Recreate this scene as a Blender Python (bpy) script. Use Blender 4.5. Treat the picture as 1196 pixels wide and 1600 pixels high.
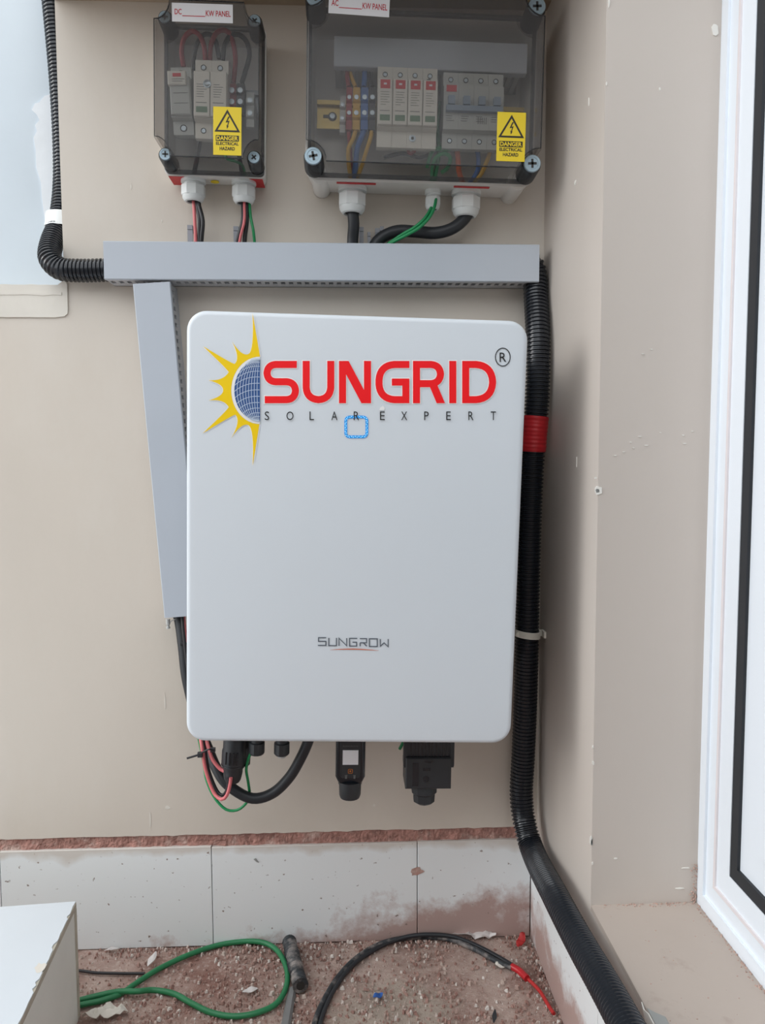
import bpy, bmesh, math, random
from mathutils import Vector, Matrix, noise
from mathutils.geometry import tessellate_polygon

for o in list(bpy.data.objects):
    bpy.data.objects.remove(o, do_unlink=True)
SC = bpy.context.scene
COL = SC.collection
R = math.radians
random.seed(7)

# ------------------------------------------------------------------ camera
CAM = Vector((0.0, -1.06, 0.70))
F, PITCH, YAW, ROLL = 1200.0, R(4.3), R(2.5), R(0.2)
fw = Vector((math.sin(YAW)*math.cos(PITCH), math.cos(YAW)*math.cos(PITCH), -math.sin(PITCH)))
rt0 = Vector((math.cos(YAW), -math.sin(YAW), 0)); up0 = rt0.cross(fw)
rt = rt0*math.cos(ROLL) - up0*math.sin(ROLL)
up = up0*math.cos(ROLL) + rt0*math.sin(ROLL)
cam_data = bpy.data.cameras.new('camera')
cam_data.sensor_fit = 'VERTICAL'; cam_data.sensor_height = 36.0
cam_data.lens = 36.0*F/1600.0
cam_data.clip_start = 0.01
cam = bpy.data.objects.new('camera', cam_data); COL.objects.link(cam)
m = Matrix((rt, up, -fw)).transposed().to_4x4(); m.translation = CAM
cam.matrix_world = m
SC.camera = cam

# ------------------------------------------------------------------ world, sun, exposure
w = bpy.data.worlds.new('overcast_sky'); SC.world = w; w.use_nodes = True
nt = w.node_tree; nt.nodes.clear()
wo = nt.nodes.new('ShaderNodeOutputWorld'); bg = nt.nodes.new('ShaderNodeBackground')
tc = nt.nodes.new('ShaderNodeTexCoord'); sx = nt.nodes.new('ShaderNodeSeparateXYZ')
rp = nt.nodes.new('ShaderNodeValToRGB')
mp = nt.nodes.new('ShaderNodeMapRange'); mp.inputs[1].default_value = -1; mp.inputs[2].default_value = 1
nt.links.new(tc.outputs['Generated'], sx.inputs[0]); nt.links.new(sx.outputs['Z'], mp.inputs[0])
nt.links.new(mp.outputs[0], rp.inputs[0]); nt.links.new(rp.outputs[0], bg.inputs[0]); nt.links.new(bg.outputs[0], wo.inputs[0])
rp.color_ramp.elements[0].position = 0.47; rp.color_ramp.elements[0].color = (.22, .21, .20, 1)
rp.color_ramp.elements[1].position = 0.53; rp.color_ramp.elements[1].color = (.74, .78, .81, 1)
e_ = rp.color_ramp.elements.new(1.0); e_.color = (.96, .985, 1.0, 1)
bg.inputs[1].default_value = 2.5

sd = bpy.data.lights.new('soft_sun', 'SUN'); sd.energy = 0.72; sd.angle = R(26); sd.color = (1.0, .985, .96)
sun = bpy.data.objects.new('soft_sun', sd); COL.objects.link(sun)
sun.location = (-2, -1.5, 2)
sun.rotation_euler = Vector((-0.93, -0.20, 0.30)).to_track_quat('Z', 'Y').to_euler()

SC.view_settings.view_transform = 'Standard'
SC.view_settings.look = 'None'
SC.view_settings.exposure = 0.0
SC.view_settings.gamma = 1.0
SC.view_settings.use_curve_mapping = False

# ------------------------------------------------------------------ helpers
def at(px, py, Y=None, X=None, Z=None):
    """measured photo position -> point on a plane of the place"""
    d = fw*F + rt*(px-598) - up*(py-800)
    if Y is not None: t = (Y-CAM.y)/d.y
    elif X is not None: t = (X-CAM.x)/d.x
    else: t = (Z-CAM.z)/d.z
    return CAM + d*t

def lin(c):
    return tuple((x/12.92 if x <= .04045 else ((x+.055)/1.055)**2.4) for x in [v/255 for v in c])

MATS = {}
def pm(name, c, rough=.5, metal=0, var=.06, vscale=14, bump=0, bscale=120, c2=None, c2scale=4, c2lo=.5, c2hi=.7, emit=0, spec=.5, stretch=None):
    """procedural painted / plastic / mineral material"""
    M = bpy.data.materials.new(name); M.use_nodes = True
    n = M.node_tree.nodes; l = M.node_tree.links
    b = n['Principled BSDF']
    b.inputs['Roughness'].default_value = rough; b.inputs['Metallic'].default_value = metal
    b.inputs['Specular IOR Level'].default_value = spec
    tc = n.new('ShaderNodeTexCoord'); src = tc.outputs['Object']
    if stretch:
        mp = n.new('ShaderNodeMapping'); mp.inputs['Scale'].default_value = stretch
        l.new(src, mp.inputs[0]); src = mp.outputs[0]
    nz = n.new('ShaderNodeTexNoise'); nz.inputs['Scale'].default_value = vscale; nz.inputs['Detail'].default_value = 5
    l.new(src, nz.inputs['Vector'])
    ra = n.new('ShaderNodeValToRGB'); L = lin(c)
    ra.color_ramp.elements[0].position = .3; ra.color_ramp.elements[1].position = .7
    ra.color_ramp.elements[0].color = tuple(x*(1-var) for x in L)+(1,)
    ra.color_ramp.elements[1].color = tuple(min(1, x*(1+var)) for x in L)+(1,)
    l.new(nz.outputs['Fac'], ra.inputs[0]); out = ra.outputs[0]
    if c2:
        n2 = n.new('ShaderNodeTexNoise'); n2.inputs['Scale'].default_value = c2scale; n2.inputs['Detail'].default_value = 8
        n2.inputs['Roughness'].default_value = .65
        l.new(src, n2.inputs['Vector'])
        r2 = n.new('ShaderNodeValToRGB'); r2.color_ramp.elements[0].position = c2lo; r2.color_ramp.elements[1].position = c2hi
        l.new(n2.outputs['Fac'], r2.inputs[0])
        mx = n.new('ShaderNodeMixRGB'); l.new(r2.outputs[0], mx.inputs[0]); l.new(out, mx.inputs[1]); mx.inputs[2].default_value = lin(c2)+(1,)
        out = mx.outputs[0]
    l.new(out, b.inputs['Base Color'])
    if emit:
        l.new(out, b.inputs['Emission Color']); b.inputs['Emission Strength'].default_value = emit
    if bump:
        nb = n.new('ShaderNodeTexNoise'); nb.inputs['Scale'].default_value = bscale; nb.inputs['Detail'].default_value = 6
        l.new(src, nb.inputs['Vector'])
        bp = n.new('ShaderNodeBump'); bp.inputs['Strength'].default_value = bump; bp.inputs['Distance'].default_value = .002
        l.new(nb.outputs['Fac'], bp.inputs['Height']); l.new(bp.outputs[0], b.inputs['Normal'])
    MATS[name] = M
    return M

def clear_mat(name, tint, fac, gloss_c, rough=.06):
    """smoky clear plastic: tinted see-through with a sheen colour mixed in"""
    M = bpy.data.materials.new(name); M.use_nodes = True
    n = M.node_tree.nodes; l = M.node_tree.links; n.clear()
    o = n.new('ShaderNodeOutputMaterial'); t = n.new('ShaderNodeBsdfTransparent'); b = n.new('ShaderNodeBsdfPrincipled')
    tc = n.new('ShaderNodeTexCoord'); nz = n.new('ShaderNodeTexNoise'); nz.inputs['Scale'].default_value = 30
    l.new(tc.outputs['Object'], nz.inputs['Vector'])
    ra = n.new('ShaderNodeValToRGB'); L = lin(gloss_c)
    ra.color_ramp.elements[0].color = tuple(x*.9 for x in L)+(1,); ra.color_ramp.elements[1].color = L+(1,)
    l.new(nz.outputs['Fac'], ra.inputs[0]); l.new(ra.outputs[0], b.inputs['Base Color'])
    b.inputs['Roughness'].default_value = rough
    t.inputs[0].default_value = tint+(1,)
    mx = n.new('ShaderNodeMixShader'); mx.inputs[0].default_value = fac
    l.new(t.outputs[0], mx.inputs[1]); l.new(b.outputs[0], mx.inputs[2]); l.new(mx.outputs[0], o.inputs[0])
    MATS[name] = M
    return M

class MB:
    """collects shapes; build() links them as ONE mesh object"""
    def __init__(s): s.v = []; s.f = []
    def add(s, vs, fs):
        k = len(s.v); s.v += [Vector(v) for v in vs]; s.f += [tuple(i+k for i in f) for f in fs]; return s
    def box(s, a, b):
        x0, y0, z0 = [min(p, q) for p, q in zip(a, b)]; x1, y1, z1 = [max(p, q) for p, q in zip(a, b)]
        return s.add([(x0,y0,z0),(x1,y0,z0),(x1,y1,z0),(x0,y1,z0),(x0,y0,z1),(x1,y0,z1),(x1,y1,z1),(x0,y1,z1)],
                     [(0,3,2,1),(4,5,6,7),(0,1,5,4),(1,2,6,5),(2,3,7,6),(3,0,4,7)])
    def bbox(s, a, b, c=.001):
        """box with chamfered edges towards -y (the side facing the room)"""
        x0, y0, z0 = [min(p, q) for p, q in zip(a, b)]; x1, y1, z1 = [max(p, q) for p, q in zip(a, b)]
        lp = lambda i, y: [(x0+i, y, z0+i), (x1-i, y, z0+i), (x1-i, y, z1-i), (x0+i, y, z1-i)]
        return s.loft([lp(0, y1), lp(0, y0+c), lp(c, y0)])
    def loft(s, loops, cap0=True, cap1=True, closed=True):
        n = len(loops[0]); k = len(s.v)
        for lp in loops: s.v += [Vector(p) for p in lp]
        for i in range(len(loops)-1):
            for j in range(n if closed else n-1):
                a = k+i*n+j; b = k+i*n+(j+1) % n
                s.f.append((a, b, b+n, a+n))
        if cap0: s.f.append(tuple(k+j for j in range(n))[::-1])
        if cap1: s.f.append(tuple(k+(len(loops)-1)*n+j for j in range(n)))
        return s
    def prism_y(s, poly, y0, y1):
        """polygon (x,z) extruded along y, tessellated so notches stay notches"""
        n = len(poly); k = len(s.v)
        s.v += [Vector((p[0], y0, p[1])) for p in poly] + [Vector((p[0], y1, p[1])) for p in poly]
        for t in tessellate_polygon([[Vector((p[0], p[1], 0)) for p in poly]]):
            s.f.append(tuple(k+i for i in t)); s.f.append(tuple(k+n+i for i in t[::-1]))
        for i in range(n):
            j = (i+1) % n; s.f.append((k+i, k+j, k+n+j, k+n+i))
        return s
    def prism_x(s, poly, x0, x1):
        """profile (y,z) extruded along x"""
        n = len(poly); k = len(s.v)
        s.v += [Vector((x0, p[0], p[1])) for p in poly] + [Vector((x1, p[0], p[1])) for p in poly]
        for t in tessellate_polygon([[Vector((p[0], p[1], 0)) for p in poly]]):
            s.f.append(tuple(k+i for i in t)); s.f.append(tuple(k+n+i for i in t[::-1]))
        for i in range(n):
            j = (i+1) % n; s.f.append((k+i, k+j, k+n+j, k+n+i))
        return s
    def lathe(s, prof, axis='z', c=(0,0,0), n=20, sq=None):
        """prof: (radius, height) list"""
        loops = []
        for r, h in prof:
            lp = []
            for i in range(n):
                a = 2*math.pi*(i+.5)/n
                u, v = r*math.cos(a), r*math.sin(a)
                if axis == 'z': p = (u, v, h)
                elif axis == 'y': p = (u, h, v)
                else: p = (h, u, v)
                lp.append(Vector(p)+Vector(c))
            loops.append(lp)
        return s.loft(loops)
    def tube(s, pts, r, n=12, rad=None):
        """round tube along points; rad(i, len, n) may vary the radius"""
        T = []
        for i in range(len(pts)):
            a = pts[max(0, i-1)]; b = pts[min(len(pts)-1, i+1)]
            T.append((b-a).normalized())
        N = T[0].orthogonal().normalized(); loops = []
        for i, p in enumerate(pts):
            N = (N - T[i]*N.dot(T[i])).normalized(); B = T[i].cross(N)
            rr = rad[i] if rad else r
            loops.append([p + (N*math.cos(2*math.pi*j/n) + B*math.sin(2*math.pi*j/n))*rr for j in range(n)])
        return s.loft(loops)
    def disc_y(s, c, r, y, d=.0006, n=16, rz=None):
        return s.prism_y([(c[0]+r*math.cos(2*math.pi*i/n), c[1]+(rz or r)*math.sin(2*math.pi*i/n)) for i in range(n)], y, y-d)
    def move(s, v):
        s.v = [p+Vector(v) for p in s.v]; return s
    def xf(s, M):
        s.v = [M @ p for p in s.v]; return s
    def build(s, name, mat, parent=None, smooth=40, origin=None):
        me = bpy.data.meshes.new(name)
        o0 = Vector(origin) if origin is not None else Vector((0, 0, 0))
        me.from_pydata([tuple(p-o0) for p in s.v], [], s.f)
        bm = bmesh.new(); bm.from_mesh(me); bmesh.ops.recalc_face_normals(bm, faces=bm.faces); bm.to_mesh(me); bm.free()
        if smooth:
            for p in me.polygons: p.use_smooth = True
            me.set_sharp_from_angle(angle=R(smooth))
        me.materials.append(MATS[mat] if isinstance(mat, str) else mat)
        o = bpy.data.objects.new(name, me); COL.objects.link(o)
        if parent: o.parent = parent
        o.location = o0
        return o

def tag(o, label=None, cat=None, group=None, kind=None):
    if label: o['label'] = label
    if cat: o['category'] = cat
    if group: o['group'] = group
    if kind: o['kind'] = kind
    return o

def thing(name, loc, ry=0, label=None, cat=None, group=None, kind=None):
    o = bpy.data.objects.new(name, None); COL.objects.link(o)
    o.empty_display_size = .02
    o.location = loc; o.rotation_euler = (0, ry, 0)
    tag(o, label, cat, group, kind)
    o['ry'] = ry
    return o

def loc_in(o, p):
    """world point -> coordinates of a thing turned about y"""
    d = Vector(p)-o.location; a = -o.rotation_euler.y
    return Vector((d.x*math.cos(a)+d.z*math.sin(a), d.y, -d.x*math.sin(a)+d.z*math.cos(a)))

def rrect(w, h, r, n=6, cx=0, cz=0):
    pts = []
    for (x, z, a0) in ((w/2-r, -h/2+r, -90), (w/2-r, h/2-r, 0), (-w/2+r, h/2-r, 90), (-w/2+r, -h/2+r, 180)):
        for i in range(n+1):
            a = R(a0+90*i/n); pts.append((cx+x+r*math.cos(a), cz+z+r*math.sin(a)))
    return pts

def loopy(pts, y): return [(p[0], y, p[1]) for p in pts]

def spline(pts, step=.006):
    """smooth path through the points, evenly stepped"""
    P = [Vector(p) for p in pts]; P = [P[0]*2-P[1]] + P + [P[-1]*2-P[-2]]
    d = []
    for i in range(1, len(P)-2):
        a, b, c, e = P[i-1], P[i], P[i+1], P[i+2]
        for k in range(24):
            t = k/24
            d.append(.5*((2*b)+(c-a)*t+(2*a-5*b+4*c-e)*t*t+(3*b-a-3*c+e)*t**3))
    d.append(P[-2])
    out = [d[0]]; acc = 0
    for i in range(1, len(d)):
        seg = (d[i]-d[i-1]).length
        if seg < 1e-9: continue
        pos = step-acc
        while pos <= seg:
            out.append(d[i-1].lerp(d[i], pos/seg)); pos += step
        acc = seg-(pos-step)
    if (out[-1]-d[-1]).length > step*.3: out.append(d[-1])
    else: out[-1] = d[-1]
    return out

def cable(name, pts, r, mat, label, cat='cable', group=None, parent=None, n=10, step=.006):
    P = [at(p[0], p[1], Y=p[2]) if len(p) == 3 and not isinstance(p, Vector) else Vector(p) for p in pts]
    o = MB().tube(spline(P, step), r, n).build(name, mat, parent, 60, origin=None if parent else P[0])
    if not parent: tag(o, label, cat, group)
    return o

def text_faces(body, w, h, bold=0):
    """built-in font letters fitted to w x h (x,z), lower left at 0"""
    c = bpy.data.curves.new('lettering', 'FONT'); c.body = body; c.size = 1; c.offset = bold; c.resolution_u = 3
    o = bpy.data.objects.new('lettering', c); COL.objects.link(o)
    dg = bpy.context.evaluated_depsgraph_get(); dg.update()
    me = bpy.data.meshes.new_from_object(o.evaluated_get(dg))
    vs = [v.co.copy() for v in me.vertices]; fs = [tuple(p.vertices) for p in me.polygons]
    bpy.data.objects.remove(o); bpy.data.curves.remove(c); bpy.data.meshes.remove(me)
    x0 = min(v.x for v in vs); x1 = max(v.x for v in vs); y0 = min(v.y for v in vs); y1 = max(v.y for v in vs)
    sxx = w/(x1-x0); syy = h/(y1-y0)
    return [((v.x-x0)*sxx, (v.y-y0)*syy) for v in vs], fs

def text(mb, body, x, z, w, h, y, bold=0):
    vs, fs = text_faces(body, w, h, bold)
    return mb.add([(x+a, y, z+b) for a, b in vs], fs)

def round_path(pts, closed=False, n=6):
    """(x,z[,radius]) corners -> polyline with rounded corners"""
    out = []; N = len(pts)
    for i, p in enumerate(pts):
        r = p[2] if len(p) > 2 else 0
        if r == 0 or (not closed and i in (0, N-1)):
            out.append(Vector(p[:2])); continue
        c = Vector(p[:2]); a = (Vector(pts[i-1][:2])-c).normalized(); b = (Vector(pts[(i+1) % N][:2])-c).normalized()
        s, e = c+a*r, c+b*r
        for k in range(n+1):
            t = k/n
            # quarter-ellipse like blend
            q = s*(1-t)**2 + (c*.86+(s+e)*.07)*2*t*(1-t) + e*t*t
            out.append(q)
    return out

def stroke(pl, wd, closed=False):
    """polyline -> list of quads (2D) with mitred joints"""
    n = len(pl); L = []; Rr = []
    for i in range(n):
        if closed: a, b = pl[i-1], pl[(i+1) % n]
        else: a, b = pl[max(0, i-1)], pl[min(n-1, i+1)]
        d1 = (pl[i]-a); d2 = (b-pl[i])
        if d1.length < 1e-9: d1 = d2
        if d2.length < 1e-9: d2 = d1
        d1 = d1.normalized(); d2 = d2.normalized()
        n1 = Vector((-d1.y, d1.x)); n2 = Vector((-d2.y, d2.x)); mm = n1+n2
        mm = mm.normalized() if mm.length > 1e-6 else n1
        k = wd/2/max(.5, mm.dot(n1))
        L.append(pl[i]+mm*k); Rr.append(pl[i]-mm*k)
    q = []
    for i in range(n if closed else n-1):
        j = (i+1) % n
        q.append([L[i], L[j], Rr[j], Rr[i]])
    return q

# ------------------------------------------------------------------ materials
pm('tan_paint', (211,202,191), .62, var=.035, vscale=3, bump=.12, bscale=60, c2=(217,210,201), c2scale=1.6, c2lo=.45, c2hi=.7, stretch=(1.6,1.6,.8))
pm('tan_paint_right', (204,195,187), .6, var=.03, vscale=3, bump=.10, bscale=60, stretch=(1.6,1.6,.6))
pm('sill_paint', (176,164,155), .6, var=.05, vscale=6, bump=.15, bscale=50, c2=(150,132,122), c2scale=14, c2lo=.55, c2hi=.75)
pm('pale_blue_paint', (206,217,226), .7, var=.03, vscale=5, bump=.12, bscale=50)
pm('white_filler', (232,237,242), .8, var=.03, vscale=20, bump=.3, bscale=90)
pm('cream_filler', (222,217,208), .8, var=.04, vscale=16, bump=.25, bscale=80, c2=(198,186,168), c2scale=18, c2lo=.62, c2hi=.8)
pm('red_mortar', (168,126,116), .95, var=.3, vscale=90, bump=1, bscale=260, c2=(205,182,172), c2scale=26, c2lo=.52, c2hi=.7)
pm('room_paint', (150,146,140), .8, var=.04)
pm('mortar_dust', (186,158,146), .95, var=.2, vscale=200)
pm('concrete', (128,122,114), .9, var=.1, vscale=8, bump=.4, bscale=60)
pm('soffit_paint', (176,160,140), .75, var=.05, vscale=6, bump=.2, bscale=50)
pm('white_upvc', (232,239,247), .32, var=.02, vscale=4)
pm('upvc_film', (226,220,222), .6, var=.03, vscale=20)
pm('black_gasket', (34,37,42), .6, var=.1)
pm('cover_white', (221,228,235), .34, var=.012, vscale=3, spec=.4)
pm('body_grey', (150,155,160), .5, var=.05)
pm('logo_red', (255,20,30), .4, var=.01); pm('logo_white', (250,250,250), .4, var=.01)
pm('logo_yellow', (255,215,8), .4, var=.01); pm('logo_blue', (58,96,158), .4, var=.12, vscale=12)
pm('logo_line', (200,216,236), .4, var=.01); pm('logo_black', (30,30,32), .4, var=.01)
pm('print_grey', (98,106,116), .4, var=.02); pm('print_orange', (208,120,92), .4, var=.02)
pm('led_blue', (8,140,216), .4, var=.15, vscale=300, emit=.35); pm('led_white', (190,232,250), .4, var=.02, emit=.5)
pm('duct_grey', (184,191,201), .5, var=.025, vscale=6, bump=.03, bscale=40)
pm('duct_inner', (186,187,190), .6, var=.04)
pm('box_white', (226,224,220), .4, var=.02); pm('gland_white', (222,226,226), .42, var=.02)
pm('device_white', (226,224,216), .5, var=.02); pm('device_grey', (188,192,190), .5, var=.03)
pm('device_print', (120,122,122), .6, var=.1); pm('device_red', (206,40,52), .5, var=.03); pm('device_green', (96,130,100), .4, var=.05)
pm('toggle_blue', (140,158,178), .45, var=.03)
pm('hole_dark', (48,47,46), .5, var=.1); pm('steel', (178,190,198), .32, metal=.75, var=.05); pm('screw_blue', (158,178,190), .4, metal=.35, var=.05)  # hole_dark paints the shade inside holes and slots; also plain dark screws
pm('zinc_yellow', (196,172,104), .35, metal=.6, var=.12, vscale=30)
pm('rail_grey', (150,156,160), .4, metal=.5, var=.05)
pm('label_white', (232,232,236), .5, var=.02); pm('label_red', (190,36,52), .5, var=.02); pm('label_yellow', (236,208,36), .5, var=.02, vscale=8); pm('label_black', (34,30,22), .5, var=.02)
pm('sticker_red', (196,44,48), .5, var=.1, vscale=200)
pm('black_conduit', (32,36,43), .22, var=.1, spec=.6); pm('conduit_dusty', (36,37,40), .5, var=.25, vscale=40)
pm('black_cable', (38,41,46), .45, var=.08, bump=.05); pm('black_plastic', (43,46,50), .45, var=.06); pm('black_gloss', (26,30,37), .25, var=.05)
pm('red_tape', (190,34,42), .35, var=.1, vscale=60)
pm('pink_wire', (212,112,116), .4, var=.04); pm('red_wire', (150,40,48), .45, var=.05); pm('black_wire', (36,34,38), .4, var=.05)
pm('green_wire', (26,138,82), .4, var=.06); pm('green_cable', (38,120,76), .45, var=.08, vscale=30)
pm('yellow_wire', (204,160,48), .45, var=.05); pm('blue_wire', (58,104,172), .45, var=.05); pm('orange_wire', (210,100,50), .45, var=.05)
pm('clip_white', (236,240,242), .4, var=.02); pm('clip_beige', (232,229,219), .45, var=.03)
pm('grey_plastic', (190,191,190), .35, var=.03); pm('tab_grey', (150,152,160), .45, var=.03)
pm('icon_orange', (190,110,40), .5, var=.02); pm('icon_grey', (96,98,98), .5, var=.02)
pm('tile_cut_edge', (188,182,168), .9, var=.18, vscale=30, bump=.6, bscale=120)
pm('tile_white_top', (212,219,226), .3, var=.015, vscale=10, c2=(120,122,124), c2scale=95, c2lo=.74, c2hi=.78)
pm('tile_side', (238,240,234), .6, var=.05, vscale=8, bump=.1)
pm('paper_white', (212,206,204), .7, var=.08, vscale=60); pm('scrap_blue', (40,92,168), .5, var=.1); pm('scrap_red', (186,44,44), .5, var=.1)
pm('paint_chip', (236,234,228), .8, var=.04); pm('chip_grey', (150,152,150), .8, var=.1)
pm('dusty_hose', (46,50,54), .6, var=.5, vscale=70, c2=(150,142,138), c2scale=45, c2lo=.5, c2hi=.68); pm('grey_strip', (120,120,120), .6, var=.1)
clear_mat('smoky_lid', (.86,.85,.84), .13, (150,150,152), .08)  # grey mixed into the lid colour as haze for reflected sky
clear_mat('smoky_edge', (.62,.62,.63), .22, (96,100,106), .12)
clear_mat('smoky_rim', (.30,.31,.33), .45, (52,56,62), .12)
clear_mat('smoky_boss', (.5,.51,.52), .4, (74,78,84), .15)
clear_mat('window_glass', (.95,.97,.97), .08, (215,225,230), .02)

def tile_mat():
    """white glazed skirting tile with reddish dust caked unevenly on its lower half"""
    M = bpy.data.materials.new('skirting_tile'); M.use_nodes = True; n = M.node_tree.nodes; l = M.node_tree.links
    b = n['Principled BSDF']; b.inputs['Roughness'].default_value = .45
    ge = n.new('ShaderNodeNewGeometry'); sp = n.new('ShaderNodeSeparateXYZ'); l.new(ge.outputs['Position'], sp.inputs[0])
    nz = n.new('ShaderNodeTexNoise'); nz.inputs['Scale'].default_value = 9; nz.inputs['Detail'].default_value = 9; nz.inputs['Roughness'].default_value = .7
    l.new(ge.outputs['Position'], nz.inputs['Vector'])
    # dust height: more to the right, ragged
    hx = n.new('ShaderNodeMapRange'); hx.inputs[1].default_value = -.25; hx.inputs[2].default_value = .06; hx.inputs[3].default_value = -.012; hx.inputs[4].default_value = .058
    l.new(sp.outputs['X'], hx.inputs[0])
    nn = n.new('ShaderNodeMath'); nn.operation = 'MULTIPLY_ADD'; nn.inputs[1].default_value = .26; l.new(nz.outputs['Fac'], nn.inputs[0]); nn.inputs[2].default_value = -.135
    a1 = n.new('ShaderNodeMath'); a1.operation = 'ADD'; l.new(hx.outputs[0], a1.inputs[0]); l.new(nn.outputs[0], a1.inputs[1])
    a2 = n.new('ShaderNodeMath'); a2.operation = 'SUBTRACT'; l.new(a1.outputs[0], a2.inputs[0]); l.new(sp.outputs['Z'], a2.inputs[1])
    mr = n.new('ShaderNodeMapRange'); mr.inputs[1].default_value = -.012; mr.inputs[2].default_value = .03; l.new(a2.outputs[0], mr.inputs[0])
    mr.inputs[4].default_value = .85
    base = n.new('ShaderNodeMixRGB'); base.inputs[1].default_value = lin((234,238,240))+(1,); base.inputs[2].default_value = lin((172,138,128))+(1,)
    l.new(mr.outputs[0], base.inputs[0])
    sk = n.new('ShaderNodeTexNoise'); sk.inputs['Scale'].default_value = 150; sk.inputs['Detail'].default_value = 2; l.new(ge.outputs['Position'], sk.inputs['Vector'])
    sr = n.new('ShaderNodeValToRGB'); sr.color_ramp.elements[0].position = .70; sr.color_ramp.elements[1].position = .76; l.new(sk.outputs['Fac'], sr.inputs[0])
    m2 = n.new('ShaderNodeMixRGB'); m2.inputs[2].default_value = lin((130,116,108))+(1,); l.new(sr.outputs[0], m2.inputs[0]); l.new(base.outputs[0], m2.inputs[1])
    # paint drips along the top edge
    tn = n.new('ShaderNodeTexNoise'); tn.inputs['Scale'].default_value = 14; tn.inputs['Detail'].default_value = 4; l.new(ge.outputs['Position'], tn.inputs['Vector'])
    t1 = n.new('ShaderNodeMath'); t1.operation = 'MULTIPLY_ADD'; t1.inputs[1].default_value = .05; l.new(tn.outputs['Fac'], t1.inputs[0]); l.new(sp.outputs['Z'], t1.inputs[2])
    t2 = n.new('ShaderNodeMapRange'); t2.inputs[1].default_value = .158; t2.inputs[2].default_value = .168; t2.inputs[4].default_value = .6; l.new(t1.outputs[0], t2.inputs[0])
    m3 = n.new('ShaderNodeMixRGB'); m3.inputs[2].default_value = lin((196,182,168))+(1,); l.new(t2.outputs[0], m3.inputs[0]); l.new(m2.outputs[0], m3.inputs[1])
    l.new(m3.outputs[0], b.inputs['Base Color'])
    MATS['skirting_tile'] = M
tile_mat()

def floor_mat():
    """screed under reddish brick dust with a scraped pale patch"""
    M = bpy.data.materials.new('dusty_floor'); M.use_nodes = True; n = M.node_tree.nodes; l = M.node_tree.links
    b = n['Principled BSDF']; b.inputs['Roughness'].default_value = .95; b.inputs['Specular IOR Level'].default_value = .15
    ge = n.new('ShaderNodeNewGeometry')
    def nz(s, d=8, r=.6):
        q = n.new('ShaderNodeTexNoise'); q.inputs['Scale'].default_value = s; q.inputs['Detail'].default_value = d; q.inputs['Roughness'].default_value = r
        l.new(ge.outputs['Position'], q.inputs['Vector']); return q
    a = nz(7); ra = n.new('ShaderNodeValToRGB'); l.new(a.outputs['Fac'], ra.inputs[0])
    e = ra.color_ramp.elements; e[0].position = .36; e[0].color = lin((140,104,94))+(1,); e[1].position = .60; e[1].color = lin((192,170,160))+(1,)
    g = nz(170, 4); rg = n.new('ShaderNodeValToRGB'); l.new(g.outputs['Fac'], rg.inputs[0]); rg.color_ramp.elements[0].position = .55; rg.color_ramp.elements[1].position = .72
    mx = n.new('ShaderNodeMixRGB'); mx.inputs[2].default_value = lin((200,182,174))+(1,); l.new(rg.outputs[0], mx.inputs[0]); l.new(ra.outputs[0], mx.inputs[1])
    # scraped patch
    vm = n.new('ShaderNodeVectorMath'); vm.operation = 'DISTANCE'; l.new(ge.outputs['Position'], vm.inputs[0]); vm.inputs[1].default_value = (.055, -.17, 0)
    p = nz(16, 8, .7); pm_ = n.new('ShaderNodeMath'); pm_.operation = 'MULTIPLY_ADD'; pm_.inputs[1].default_value = .18; l.new(p.outputs['Fac'], pm_.inputs[0]); l.new(vm.outputs['Value'], pm_.inputs[2])
    pr = n.new('ShaderNodeMapRange'); pr.inputs[1].default_value = .15; pr.inputs[2].default_value = .19; pr.inputs[3].default_value = .8; pr.inputs[4].default_value = 0; l.new(pm_.outputs[0], pr.inputs[0])
    m2 = n.new('ShaderNodeMixRGB'); m2.inputs[2].default_value = lin((178,166,154))+(1,); l.new(pr.outputs[0], m2.inputs[0]); l.new(mx.outputs[0], m2.inputs[1])
    l.new(m2.outputs[0], b.inputs['Base Color'])
    h = nz(120, 8, .7); bp = n.new('ShaderNodeBump'); bp.inputs['Strength'].default_value = .9; bp.inputs['Distance'].default_value = .004
    l.new(h.outputs['Fac'], bp.inputs['Height']); l.new(bp.outputs[0], b.inputs['Normal'])
    MATS['dusty_floor'] = M
floor_mat()

def rubble_mat():
    M = bpy.data.materials.new('rubble'); M.use_nodes = True; n = M.node_tree.nodes; l = M.node_tree.links
    b = n['Principled BSDF']; b.inputs['Roughness'].default_value = .95
    ge = n.new('ShaderNodeNewGeometry'); ra = n.new('ShaderNodeValToRGB'); l.new(ge.outputs['Random Per Island'], ra.inputs[0])
    e = ra.color_ramp.elements; e[0].color = lin((150,114,104))+(1,); e[1].color = lin((226,220,214))+(1,)
    x = e.new(.5); x.color = lin((176,144,134))+(1,); x = e.new(.8); x.color = lin((196,178,168))+(1,)
    l.new(ra.outputs[0], b.inputs['Base Color']); MATS['rubble'] = M
rubble_mat()

# ------------------------------------------------------------------ the setting
XR = .268            # face of the right-hand wall
EDGE = -.377         # edge of the pale recess on the left
wb = thing('wall_back', (0, 0, 0), kind='structure')
b = MB()
n_ = 150; low = []
for i in range(n_+1):
    x = -1.1+(1.1+XR)*i/n_
    low.append((x, .164+.0022*noise.noise(Vector((x*14, 0, 3)))+.0016*noise.noise(Vector((x*70, 1, 3)))))
b.prism_y(low+[(.60, .164), (.60, 1.45), (EDGE, 1.45), (EDGE, .925), (-1.1, .925)], 0, .10)
b.build('plaster_face', 'tan_paint', wb)
MB().box((-1.1, .085, .90), (EDGE+.01, .16, 1.45)).build('recess_face', 'pale_blue_paint', wb)
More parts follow.
